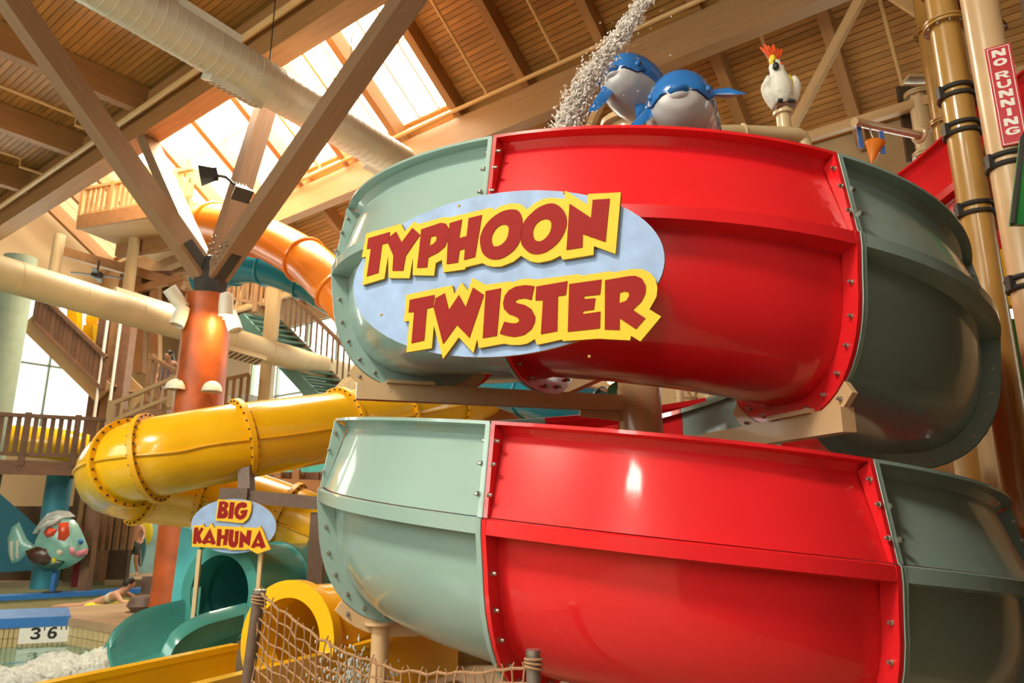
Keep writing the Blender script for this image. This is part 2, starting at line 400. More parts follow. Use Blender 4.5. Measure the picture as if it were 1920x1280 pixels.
# eave girder with its pipe, hangers and brackets
g = thing('eave_girder', 'long glued timber girder below the skylight slope with knee braces', 'beam', H(-8, 11.5, 9.8))
bar('girder', H(S0, 11.5, 10.5), H(S1, 11.5, 10.5), .32, .80, mat('girder_timber', (.33, .185, .08), .6, vary=.14, vscale=3, stretch=(.3, 6, 9)), g)
for s in (-18, -12.2, -6.4, -1.5, 3.2):
    bar('knee_brace', H(s, 11.5, 10.2), H(s+1.6, 11.6, 7.9), .12, .15, PALEW, g)
    bar('knee_brace', H(s, 11.5, 10.2), H(s-1.6, 11.6, 7.9), .12, .15, PALEW, g)
    bar('lower_chord', H(s-2.6, 11.6, 7.85), H(s+2.6, 11.6, 7.85), .12, .15, PALEW, g)
    MB().box(H(s, 11.32, 10.4), .5, .03, .42, U3, W3, Z3).build('gusset_plate', WHITEP, g, False)
t = pipe_thing('cream sprinkler main with riser stubs running on top of the eave girder', [[H(S0, 11.2, 11.0), H(S1, 11.2, 11.0)]]+[[H(s, 11.2, 11.0), H(s, 11.2, 11.15), H(s, 10.9, 11.3), H(s, 8.9, roofz(8.9)-.35)] for s in (-15.4, -13.4, -9.4, -7.4, -5.4)], .05)
for k, s in enumerate((-3.5, -1.5, 0.5, 2.5)):
    pipe_thing(('thin sprinkler branch on the lit slatted roof, %s') % ('nearest the dolphins', 'second from the dolphins', 'third from the dolphins', 'rightmost, near the tower')[k],
               [[H(s, 11.9, roofz(11.9)-.3), H(s, 14.1, roofz(14.1)-.3), H(s, 14.1, roofz(14.1)-.6)]], .035)
# walls
def wall_with(name, mt, org, ex, nrm, length, z0, z1, holes, th=.25):
    """wall pieces around rectangular openings (a0, a1, zb, zt) given along ex"""
    root = bpy.data.objects.new(name, None); C.objects.link(root); place(root, Matrix.Translation(org)); struct(root)
    def piece(a, b, c, d):
        if b-a > .01 and d-c > .01: MB().box(org+ex*((a+b)/2)+Z3*((c+d)/2)+nrm*(th/2), b-a, th, d-c, ex, nrm, Z3).build('wall_panel', mt, root, False)
    cur = 0
    for (a, b, c, d) in sorted(holes):
        piece(cur, a, z0, z1); piece(a, b, z0, c); piece(a, b, d, z1); cur = b
    piece(cur, length, z0, z1); return root
def window(n, org, ex, nrm, a, b, c, d, na, nc, glass=WPANE):
    root = bpy.data.objects.new(f'window_{n}', None); C.objects.link(root); place(root, Matrix.Translation(org+ex*a+Z3*c)); struct(root)
    da, dc = (b-a)/na, (d-c)/nc
    for i in range(na):
        for j in range(nc):
            MB().box(org+ex*(a+da*(i+.5))+Z3*(c+dc*(j+.5))+nrm*.12, da-.06, .02, dc-.06, ex, nrm, Z3).build('pane', glass, root, False)
    for i in range(na+1): bar('mullion', org+ex*(a+da*i)+Z3*c+nrm*.12, org+ex*(a+da*i)+Z3*d+nrm*.12, .08, .12, MULL, root, up=nrm)
    for j in range(nc+1): bar('transom', org+ex*a+Z3*(c+dc*j)+nrm*.12, org+ex*b+Z3*(c+dc*j)+nrm*.12, .12, .08, MULL, root)
    return root
LW = (H(S0, W0, 0), W3, -U3)
wall_with('wall_left', CREAMW, *LW, W1-W0, -1.6, 16, [(13.6, 22.2, 4.7, 9.4)])
window(2, *LW, 13.6, 22.2, 4.7, 9.4, 4, 2)
BW = (H(S0, W1, 0), U3, W3)
wall_with('wall_back', CREAMW, *BW, S1-S0, -1.6, 9.5, [(5.6, 13.6, 3.4, 8.2), (14.6, 18.2, 3.4, 8.2), (25.5, 29.5, 4.0, 8.0), (36, 41, 3, 8)])
window(3, *BW, 5.6, 13.6, 3.4, 8.2, 5, 2); window(4, *BW, 14.6, 18.2, 3.4, 8.2, 3, 2); window(5, *BW, 25.5, 29.5, 4, 8, 3, 2); window(6, *BW, 36, 41, 3, 8, 3, 2)
RW = (H(S1, W0, 0), W3, U3)
wall_with('wall_right', CREAMW, *RW, W1-W0, -1.6, 16, [])
FW = (H(S0, W0, 0), U3, -W3)
wall_with('wall_front', CREAMW, *FW, S1-S0, -1.6, 12.4, [(11, 25, 4.0, 10.0), (32.6, 34.6, 4.2, 11.6), (38, 39.2, 5, 9)])
window(7, *FW, 11, 25, 4, 10, 6, 3); window(8, *FW, 32.6, 34.6, 4.2, 11.6, 2, 4); window(9, *FW, 38, 39.2, 5, 9, 1, 3)
# small warm downlights on the deck of the near hall
def downlight(loc, power, label):
    t = thing('pendant_lamp', label, 'lamp', loc)
    MB().lathe([(.02, .9), (.02, .25), (.12, .22), (.26, 0), (.25, 0), (.11, .2), (.01, .22)], loc, Z3, 20).build('shade', WHITEP, t)
    MB().ball(loc+Vector((0,0,.05)), .08).build('bulb', LAMPW, t)
    l = lamp('lamp_light', loc+Vector((0,0,-.1)), power); l.parent = t; l.matrix_parent_inverse = WM[t.name].inverted()
# ================================================================== THE HELICAL SLIDE
AZ, DAX, RR = math.radians(10.15), 6.98, 2.94
AX = Vector((DAX*math.sin(AZ), DAX*math.cos(AZ), 0))
EF = Vector((-math.sin(AZ), -math.cos(AZ), 0)); ER = Vector((math.cos(AZ), -math.sin(AZ), 0))
RIM0, PIT = 1.7+2.375, 1.925
def hel(t, r=0, z=0):                     # t degrees down the slide, r from the rib radius, z from the rim
    a = math.radians(t); return AX+(EF*math.cos(a)+ER*math.sin(a))*(RR+r)+Vector((0,0,RIM0-PIT*t/360+z))
def sgp(x, e): return math.copysign(abs(x)**e, x)
BC, BW_, BD = -.78, .64, .84
def bowl(n=22, off=0.0, a1=math.pi):
    return [(BC+(BW_+off)*sgp(math.cos(a1*i/n), .82), -.66-(BD+off)*sgp(math.sin(a1*i/n), .82)) for i in range(n+1)]
P_BOWL = [(-.035, -.553), (0, -.562), (.004, -.645), (-.13, -.655)]+bowl()[0:]+[(BC-BW_, -.34), (BC-BW_-.05, -.33), (BC-BW_-.05, -.36)]
P_WALL = [(-.10, 0), (-.17, -.012), (-.205, -.06), (-.045, -.548)]
E_WALL = [(-.098, .002), (-.015, -.552)]
FIN_B = [(.004, -.56), (.004, -.645)]+bowl(22, .125, math.pi*.86)[1:]
FIN_BI = [(-.035, -.553), (-.13, -.655)]+bowl(22, 0, math.pi*.86)[1:]
def shell(fr, prof, th=.022):
    """sweep an open profile along frames (callables r,z -> point), with thickness towards the riding side"""
    n = len(prof); inn = []
    for i in range(n):
        a, b = prof[max(i-1, 0)], prof[min(i+1, n-1)]
        dx, dy = b[0]-a[0], b[1]-a[1]; L = math.hypot(dx, dy) or 1
        inn.append((prof[i][0]+dy/L*th, prof[i][1]-dx/L*th))
    loop = prof+inn[::-1]; m = len(loop); vs = []; fs = []
    for f in fr: vs += [f(r, z) for r, z in loop]
    K = len(fr)
    for i in range(K-1):
        for j in range(m):
            j2 = (j+1) % m; fs.append((i*m+j, i*m+j2, (i+1)*m+j2, (i+1)*m+j))
    fs.append(tuple(reversed(range(m)))); fs.append(tuple((K-1)*m+j for j in range(m)))
    return vs, fs
def fin(mb, f0, f1, outer, inner):
    n = len(outer); vs = []
    for f in (f0, f1): vs += [f(*p) for p in outer]+[f(*p) for p in inner]
    fs = []
    for i in range(n-1):
        fs += [(i, i+1, n+i+1, n+i), (2*n+i, 3*n+i, 3*n+i+1, 2*n+i+1), (i, 2*n+i, 2*n+i+1, i+1)]
    fs += [(0, n, 3*n, 2*n), (n-1, 3*n-1, 4*n-1, 2*n-1)]
    mb.add(vs, fs)
me_bolt = MB().lathe([(.017, 0), (.017, .006), (.011, .007), (.011, .026), (.008, .03), (.003, .031)], (0,0,0), Z3, 8).mesh('bolt', STEEL, Vector())
def bolt_at(p, d, parent, s=1.0):
    q = Vector((0,0,1)).rotation_difference(Vector(d).normalized()).to_matrix().to_4x4(); M = Matrix.Translation(p) @ q @ Matrix.Scale(s, 4)
    return inst('bolt', me_bolt, M, parent)
B_W = [(-.105, -.10), (-.06, -.24), (-.02, -.42)]
B_B = [(BC+(BW_+.075)*sgp(math.cos(a), .82), -.66-(BD+.075)*sgp(math.sin(a), .82)) for a in [math.pi*q for q in (.05, .12, .19, .27, .35, .43, .51, .59, .67, .76)]]
def slide_section(root, frames, col, name, f_end0, f_end1, dirs, bolts=True):
    vs, fs = shell(frames, P_BOWL); mb = MB().add(vs, fs)
    fin(mb, frames[0], f_end0, FIN_B, FIN_BI); fin(mb, frames[-1], f_end1, FIN_B, FIN_BI)
    o = mb.build(name, col, root, True, 40, fix=True)
    vs, fs = shell(frames, P_WALL); mw = MB().add(vs, fs)
    e = [(-.098, .002), (-.012, -.55)]; i_ = [(-.20, -.05), (-.045, -.548)]
    fin(mw, frames[0], f_end0, e, i_); fin(mw, frames[-1], f_end1, e, i_)
    mw.build('side_wall', col, o, True, 40, fix=True)
    if bolts:
        for f, dr in ((f_end0, dirs[0]), (f_end1, dirs[1])):
            for r, z in B_W+B_B: bolt_at(f(r, z), dr, o)
    return o
slide = thing('helical_water_slide', 'big red and seafoam helical water slide winding twice around its tan column', 'water slide', hel(477, -.7, -1.5))
base = [-18.5, 27.3, 72.2, 117.1, 162.0, 206.9, 251.8, 296.7]
J = sorted([b+360*k for b in base for k in (-1, 0, 1)]); J = [j for j in J if -200 < j < 500]
J = [j for j in J if j <= 477.7]
for k in range(len(J)-1):
    t0, t1 = J[k], J[k+1]; b = base.index(min(base, key=lambda x: abs(((t0-x+180) % 360)-180)))
    col = RED if b % 2 == 0 else TEAL
    n = max(12, int((t1-t0)/2)); e = .12
    ts = [t0+e+(t1-t0-2*e)*i/n for i in range(n+1)]
    fr = [(lambda r, z, t=t: hel(t, r, z)) for t in ts]
    w = .55                               # flange thickness in degrees
    f0 = lambda r, z, t=t0+e+w: hel(t, r, z)
    f1 = lambda r, z, t=t1-e-w: hel(t, r, z)
    def tang(t): return (hel(t+1)-hel(t-1)).normalized()
    tm = ((t0+t1)/2) % 360
    show = (t0 > -120 and t1 < 120) or t0 > 280
    slide_section(slide, fr, col, 'flume_section', f0, f1, (tang(t0), -tang(t1)), show)
# pale sealant bead at each joint
for t in J[1:-1]:
    out = [(-.098, .004)]+[(-.012, -.55), (.006, -.56), (.006, -.645)]+bowl(22, .127, math.pi*.86)[1:]
    MB().tube([hel(t, r, z) for r, z in out], .0045, 6).build('joint_bead', TEAL, slide)
# entry run from the tower to the back of the helix
rimpts = [hel(J[0]+1, -.1, 0), at(1480, 450, 8.9), at(1671, 336, 8.0), at(1790, 238, 7.5), at(1930, 125, 7.2)]
sp = spline(rimpts, 10)
frs = []
for i, p in enumerate(sp):
    d = (sp[min(i+1, len(sp)-1)]-sp[max(i-1, 0)]).normalized(); sd = d.cross(Z3); sd.z = 0; sd.normalize()
    if sd.y > 0: sd = -sd
    up = d.cross(sd); up = up if up.z > 0 else -up
    frs.append(lambda r, z, p=p, sd=sd, up=up: p+sd*(r+.1)+up*z)
mid = len(frs)*2//3
for a, b, col in ((4, mid, TEAL), (mid, len(frs)-1, RED)):
    vs, fs = shell(frs[a:b+1], P_BOWL); mb = MB().add(vs, fs); o = mb.build('entry_section', RED, slide, True, 40, fix=True)
    vs, fs = shell(frs[a:b+1], P_WALL); MB().add(vs, fs).build('side_wall', RED, o, True, 40, fix=True)

# central column with its radial arms and cradles
colm = thing('slide_support_column', 'fat tan steel column in the middle of the helical slide with radial arms', 'column', AX)
MB().lathe([(.205, 0), (.205, 5.7), (.29, 5.7), (.29, 5.76), (.205, 5.76), (.205, 5.82), (.10, 5.86)], AX, Z3, 32).build('column', TAN, colm)
def cradle(t, parent):
    prof = [p for p in bowl(22, .13, math.pi*.86)[7:20]]; po = [(BC+(p[0]-BC)*1.10, -.66+(p[1]+.66)*1.10) for p in prof]
    mb = MB(); d = (hel(t+1)-hel(t-1)).normalized()*.02
    n = len(prof); vs = []
    for sgn in (-1, 1): vs += [hel(t, *p)+d*sgn for p in prof]+[hel(t, *p)+d*sgn for p in po]
    fs = []
    for i in range(n-1): fs += [(i, i+1, n+i+1, n+i), (2*n+i, 3*n+i, 3*n+i+1, 2*n+i+1), (n+i, n+i+1, 3*n+i+1, 3*n+i), (i, 2*n+i, 2*n+i+1, i+1)]
    fs += [(0, n, 3*n, 2*n), (n-1, 3*n-1, 4*n-1, 2*n-1)]
    o = mb.add(vs, fs).build('cradle', TAN, parent, False, fix=True)
    for i in (1, 4, 7, 10):
        q = hel(t, (prof[i][0]+po[i][0])/2, (prof[i][1]+po[i][1])/2); bolt_at(q+d, d, o); bolt_at(q-d, -d, o)
    return o
for t in (-63.3, 27.3, 117.1, 206.9, -153.1):
    z = hel(t, 0, -1.66).z; a = math.radians(t); dr = EF*math.cos(a)+ER*math.sin(a)
    p0 = AX+dr*.18; p1 = AX+dr*(RR+.02-.28); p0.z = p1.z = z
    o = bar('support_arm', p0, p1, .10, .15, TAN, colm)
    MB().box(AX+dr*(RR-.72)+Z3*(z+.085), .42, .16, .03, dr, Z3.cross(dr), Z3).build('base_plate', TAN, o, False)
    bar('gusset', AX+dr*.2+Z3*(z-.1), AX+dr*.62+Z3*(z-.07), .04, .14, TAN, o)
    cradle(t, colm)
# front post under the lower turn
for t, lb in ((296.7, 'short tan steel post with cradle under the left seafoam joint, behind the rope net'), (387.3, 'tan steel post with cradle under the right end of the lower turn')):
    r = -.55 if t < 300 else -.7
    p = hel(t, r, -1.60); pt = thing('slide_post', lb, 'post', Vector((p.x, p.y, 0)))
    MB().lathe([(.072, 0), (.072, p.z-.03), (.13, p.z-.03), (.13, p.z-.005)], Vector((p.x, p.y, 0)), Z3, 20).build('post', TAN, pt)
    cradle(t, pt)

# ================================================================== THE TYPHOON TWISTER SIGN
SA = math.radians(-13); SNO = (EF*math.cos(SA)+ER*math.sin(SA)).normalized()
SORG = AX+SNO*(RR+.13)+Vector((0,0,3.35)); SEX = Z3.cross(SNO).normalized(); SEY = Z3
def sign2d(px, py, org, n, off):
    p = atpl(px, py, org+n*off, n)-org; return (p.dot(SEXc), p.dot(SEYc))
def cc(o, sc, pts): return [(o[0]+x/sc, o[1]+y/sc) for x, y in pts]
c1 = lambda p: cc((670, 340), 6.4, p)
c2 = lambda p: cc((940, 340), 6.4, p)
c3 = lambda p: cc((740, 490), 6.4, p)
c4 = lambda p: cc((960, 490), 6.4, p)
c5 = lambda p: cc((340, 920), 9.143, p)
def smooth_loop(pts, n=3):                # round curved letters (O)
    P = [Vector((x, y, 0)) for x, y in pts]; K = len(P); out = []
    for i in range(K):
        p0, p1, p2, p3 = P[(i-1) % K], P[i], P[(i+1) % K], P[(i+2) % K]
        for k in range(n):
            t = k/n; q = 0.5*((2*p1)+(p2-p0)*t+(2*p0-5*p1+4*p2-p3)*t*t+(3*p1-p0-3*p2+p3)*t**3); out.append((q.x, q.y))
    return out
LET1 = [('letter', [c1([(130,680),(390,605),(380,665),(365,735),(295,755),(250,1095),(112,1138),(163,800),(112,810)])]),
 ('letter', [c1([(385,665),(465,600),(530,730),(660,555),(752,640),(580,890),(548,1070),(420,1070),(432,890),(365,740)])]),
 ('letter', [c1([(765,575),(1000,495),(1060,505),(1098,560),(1098,660),(1050,780),(970,850),(850,910),(835,1030),(715,1035),(745,780)]), c1([(880,665),(935,650),(952,670),(945,710),(915,745),(862,772)])]),
 ('letter', [c1([(1104,500),(1255,455),(1220,680),(1310,655),(1335,440),(1495,400),(1410,905),(1280,940),(1290,805),(1225,825),(1205,970),(1070,990),(1085,700),(1102,600)])]),
 ('letter', [smooth_loop(c1([(1470,720),(1480,640),(1520,550),(1590,460),(1680,390),(1780,345),(1878,335),(1940,360),(1972,420),(1983,490),(1975,600),(1945,720),(1880,820),(1790,890),(1700,930),(1600,930),(1530,890),(1490,830)])), smooth_loop(c1([(1610,680),(1640,600),(1690,540),(1760,515),(1810,540),(1815,600),(1790,690),(1730,755),(1660,780),(1625,760)]))]),
 ('letter', [smooth_loop(c2([(235,730),(235,600),(275,480),(350,390),(450,310),(570,265),(660,275),(740,340),(780,430),(780,530),(740,640),(670,740),(560,830),(450,870),(350,860),(275,800)])), smooth_loop(c2([(378,600),(410,520),(470,465),(545,450),(592,480),(598,550),(570,630),(510,695),(450,718),(395,690)]))]),
 ('letter', [c2([(818,265),(1075,435),(1095,220),(1300,205),(1248,725),(975,630),(972,790),(780,820)])])]
BACK1 = c1([(105,625),(525,510),(570,600),(680,480),(735,510),(1030,430),(1110,430),(1610,312),(1640,345),(1720,295),(1840,262)])+c2([(150,262),(230,270),(310,335),(400,260),(500,210),(600,195),(700,205),(755,215),(770,110),(1030,275),(1040,150),(1435,130),(1370,870),(1110,775),(1105,880),(735,940),(710,890),(600,945),(450,975),(350,960),(280,920),(235,890),(150,960),(0,1020)])+c1([(1640,1025),(1560,1010),(1500,980),(1300,1030),(1290,1055),(1030,1090),(1015,940),(940,980),(920,1130),(665,1125),(668,905),(625,1160),(375,1160),(368,890),(325,1165),(60,1245),(100,905),(52,910),(90,720)])
LET2 = [('letter', [c3([(180,460),(475,400),(478,440),(462,500),(458,545),(385,565),(352,945),(200,980),(232,605),(165,610)])]),
 ('letter', [c3([(490,440),(600,380),(650,580),(770,400),(850,545),(940,310),(1070,400),(895,915),(745,760),(580,990),(464,545),(480,490)])]),
 ('letter', [c3([(1090,355),(1275,320),(1225,890),(1055,918)])]),
 ('letter', [c3([(1675,295),(1640,460),(1560,440),(1480,450),(1440,475),(1470,500),(1560,520),(1640,570),(1685,660),(1680,730),(1640,810),(1550,880),(1440,905),(1340,890),(1258,865),(1315,720),(1400,740),(1460,740),(1495,715),(1485,680),(1440,655),(1370,630),(1310,570),(1298,500),(1320,410),(1370,345),(1450,300),(1570,282)])]),
 ('letter', [c4([(290,300),(665,235),(645,400),(550,415),(540,835),(345,870),(370,465),(280,465)])]),
 ('letter', [c4([(685,270),(1075,215),(1055,395),(865,415),(865,450),(1000,440),(980,575),(850,595),(850,630),(1060,600),(1052,800),(668,842)])]),
 ('letter', [c4([(1115,225),(1400,175),(1480,170),(1560,205),(1605,290),(1600,380),(1550,480),(1450,580),(1600,680),(1485,810),(1290,680),(1290,820),(1112,815)]), c4([(1290,375),(1350,355),(1400,370),(1405,410),(1370,470),(1285,500)])])]
BACK2 = c3([(140,400),(690,285),(715,390),(805,250),(875,350),(935,195),(1090,280),(1390,237),(1415,252),(1500,215),(1600,205),(1700,215)])+c4([(500,190),(805,150),(822,170),(1190,115),(1210,130),(1450,90),(1560,92),(1650,130),(1720,210),(1745,310),(1735,420),(1650,575),(1790,660),(1540,960),(1430,890),(1415,945),(1030,925),(610,955),(600,935),(300,1000),(275,930),(180,985),(90,1002)])+c3([(1400,1000),(1310,985),(1010,1040),(990,930),(945,1100),(770,910),(580,1170),(470,770),(445,1040),(140,1090),(175,715),(110,720)])
def make_sign(root, org, n, words, ell, tb, screws=()):
    global SEXc, SEYc
    SEXc = Z3.cross(n).normalized(); SEYc = n.cross(SEXc)
    def flat(pts, off): return [sign2d(x, y, org, n, off) for x, y in pts]
    def ori(lp, ccw=True):
        a = sum(lp[i][0]*lp[(i+1) % len(lp)][1]-lp[(i+1) % len(lp)][0]*lp[i][1] for i in range(len(lp)))
        return lp if (a > 0) == ccw else lp[::-1]
    b = MB().prism([ori(flat(ell, tb))], org, SEXc, SEYc, n, tb, 0, 1).build('board', [SIGNB, SIGNE], root, False)
    for back, lets in words:
        o1 = tb+.004; o2 = o1+tb
        k = MB().prism([ori(flat(back, o2))], org+n*o1, SEXc, SEYc, n, tb, 0, 1).build('letter_backing', [SYEL, SIGNE], root, False)
        for nm, loops in lets:
            L = [ori(flat(lp, o2+.004), i == 0) for i, lp in enumerate(loops)]
            MB().prism(L, org+n*(o2+.0005), SEXc, SEYc, n, .004, 0).build(nm, SRED, k, False)
    for (x, y) in screws:
        q = flat([(x, y)], tb)[0]; MB().lathe([(.009, 0), (.009, .003), (.004, .006)], org+SEXc*q[0]+SEYc*q[1]+n*tb, n, 10).build('screw', SIGNE, b)
ELL = []
for k in range(72):
    a = 2*math.pi*k/72; x, y = 294*math.cos(a), 153*math.sin(a); r = math.radians(-7.5)
    ELL.append((954+x*math.cos(r)-y*math.sin(r), 513+x*math.sin(r)+y*math.cos(r)))
sg = thing('slide_name_sign', 'oval blue sign reading TYPHOON TWISTER in red on yellow, fixed to the upper turn', 'sign', SORG+Vector((0,0,-.5)))
make_sign(sg, SORG, SNO, [(BACK1, LET1), (BACK2, LET2)], ELL, .022, [(861, 386), (742, 422), (1058, 362), (715, 590), (1105, 668)])
# stand-off brackets behind the board
for q in ((820, 470), (1060, 600)):
    p = atpl(q[0], q[1], SORG, SNO); bar('bracket', p-SNO*.0, p-SNO*.14, .03, .03, DARKS, sg)
# ================================================================== STATUES ABOVE THE SLIDE
def loft(path, rad, n=24, split=None, m0=0, m1=1, flat=None):
    """loft ellipses along a path; rad = (side, up, down); faces above 'split' angle fraction get m0, below m1"""
    pts = [Vector(p) for p in path]; K = len(pts); mb = MB(); vs = []; fs = []; ms = []
    for i in range(K):
        d = (pts[min(i+1, K-1)]-pts[max(i-1, 0)]).normalized(); sd = d.cross(Z3).normalized(); up = sd.cross(d)
        a, b, c = rad[i]
        for j in range(n):
            t = 2*math.pi*j/n; s = math.sin(t); vs.append(pts[i]+sd*(a*math.cos(t))+up*((b if s > 0 else c)*s))
    for i in range(K-1):
        for j in range(n):
            j2 = (j+1) % n; fs.append((i*n+j, i*n+j2, (i+1)*n+j2, (i+1)*n+j))
            t = 2*math.pi*(j+.5)/n; ms.append(m0 if (split is None or math.sin(t) > split[min(i, len(split)-1)]) else m1)
    fs += [tuple(reversed(range(n))), tuple((K-1)*n+j for j in range(n))]; ms += [m0, m0]
    k = len(mb.v); mb.v += vs; mb.f += [list(f) for f in fs]; mb.m += ms; return mb
def dolphin(name, label, head, aim, tail, sc, fins, eyeside):
    """head: front of melon, aim: direction faced, tail: end of body"""
    r = thing(name, label, 'statue', tail, 'dolphin statues over the slide')
    head, aim, tail = Vector(head), Vector(aim).normalized(), Vector(tail)
    neck = head-aim*.42*sc
    ctrl = [head, head-aim*.10*sc, head-aim*.25*sc, neck, neck.lerp(tail, .45)-aim*.10*sc, tail]
    P = spline(ctrl, 6); K = len(P)
    def R(t):
        tab = [(0, .03), (.04, .10), (.12, .18), (.25, .24), (.42, .285), (.6, .30), (.8, .27), (1, .20)]
        for (a, x), (b, y) in zip(tab, tab[1:]):
            if t <= b: return x+(y-x)*(t-a)/(b-a)
        return .2
    rad = []
    for i in range(K):
        q = R(i/(K-1))*sc; rad.append((q, q*1.02, q*.98))
    body = loft(P, rad, 40, [-.36]*K, 0, 1)
    body.build('body', [DBLUE, DPALE], r, True, 60)
    d0 = aim; sd = d0.cross(Z3).normalized(); up = sd.cross(d0)
    # beak: flattened smiling snout in two lips
    MB().ball(head-aim*.06*sc-up*.03*sc, .10*sc, .11*sc, .05*sc, sd, d0, up, 20, 10).build('upper_beak', DBLUE, r)
    MB().ball(head-aim*.09*sc-up*.075*sc, .10*sc, .11*sc, .045*sc, sd, d0, up, 20, 10).build('lower_beak', DPALE, r)
    def surf(i, th, k=1.0):
        dd_ = (P[min(i+1, K-1)]-P[max(i-1, 0)]).normalized(); s_ = dd_.cross(Z3).normalized(); u_ = s_.cross(dd_); a_, b_, c_ = rad[i]
        return P[i]+s_*(a_*math.cos(th)*k)+u_*((b_ if math.sin(th) > 0 else c_)*math.sin(th)*k)
    th0 = math.asin(-.36); last = int(K*.34)
    MB().tube(spline([surf(i, math.pi-th0+(.25*max(0, i-last+3)/3*-1), 1.012) for i in range(last, 1, -1)]+[surf(i, th0+.25*max(0, i-last+3)/3, 1.012) for i in range(2, last+1)], 3), .009*sc, 6).build('mouth_line', mat('navy_paint', (.008, .03, .12), .3), r)
    ie = int(K*.24)
    for th in (math.asin(.03), math.pi-math.asin(.03)):
        e = surf(ie, th, .97); n_e = (e-P[ie]).normalized()
        o = MB().ball(e, .034*sc, nu=12, nv=8).build('eye', DBLUE, r)
        MB().ball(e+n_e*.018*sc, .021*sc, nu=10, nv=8).build('pupil', BLACKP, o)
    for (a, b) in fins:                   # pectoral fins root -> tip
        a, b = Vector(a), Vector(b); L = (b-a).length; d = (b-a).normalized(); nrm = Vector((0,-.75,.65)); nrm = (nrm-d*nrm.dot(d)).normalized(); w = d.cross(nrm)
        pr = [(-.1, -.17), (.25, -.18), (.6, -.15), (.88, -.06), (1.0, .06), (.98, .15), (.7, .15), (.35, .15), (-.1, .17)]
        mb = MB(); n = len(pr); top = []; bot = []
        for (x, y) in pr: top.append(a+d*(x*L)+w*(y*L*.9)+nrm*(.0)); bot.append(a+d*(x*L)+w*(y*L*.9))
        cen = [a+d*(x*L)+w*(.0) for x in (0, .3, .6, .9)]
        tip = []
        # lens-shaped fin: centre ridge lifted both sides
        ring = [a+d*(x*L)+w*(y*L*.9) for (x, y) in pr]; mid = sum(ring, Vector())/n
        vs = ring+[ring[0].lerp(ring[-1], .5)+nrm*.02*sc, mid+nrm*.045*sc, ring[0].lerp(ring[-1], .5)-nrm*.02*sc, mid-nrm*.045*sc]
        fs = []; ms = []
        for i in range(n-1): fs += [(i, i+1, n+1)]; ms.append(0)
        fs += [(n-1, n, n+1), (n, 0, n+1)]; ms += [0, 0]
        for i in range(n-1): fs += [(i+1, i, n+3)]; ms.append(1)
        fs += [(n+2, n-1, n+3), (0, n+2, n+3)]; ms += [1, 1]
        mb.v += vs; mb.f += [list(f) for f in fs]; mb.m += ms
        mb.build('flipper', [DBLUE, DPALE], r, True, 70, fix=True)
    return r
DY = 5.35
dolphin('dolphin_statue', 'glossy blue dolphin statue with broad pale belly, right one, facing the viewer', at(1272, 160, DY-.25), (-.26, -.95, .05), at(1322, 262, DY+.50), 1.0,
        [(at(1328, 174, DY+.0), at(1402, 174, DY-.15)), (at(1228, 198, DY+.05), at(1190, 240, DY-.1))], 1)
dolphin('dolphin_statue', 'glossy blue dolphin statue turned left beside the water jet', at(1146, 126, DY+.30), (-.66, -.70, .12), at(1262, 225, DY+.95), .92,
        [(at(1143, 160, DY+.42), at(1112, 212, DY+.3)), (at(1200, 190, DY+.5), at(1206, 235, DY+.3))], -1)
# mount that carries both statues from the column head
mt = thing('statue_mount', 'tan bent pipe mount carrying the dolphin statues behind the red rim', 'pipe', Vector((AX.x, AX.y, 5.6)))
MB().tube(spline([Vector((AX.x, AX.y, 5.75)), at(1250, 240, 6.3), at(1296, 266, DY+.5)], 6), .06, 12).build('pipe', TAN, mt)
MB().tube(spline([Vector((AX.x, AX.y, 5.7)), at(1235, 222, 6.5), at(1262, 232, DY+.95)], 6), .05, 12).build('pipe', TAN, mt)

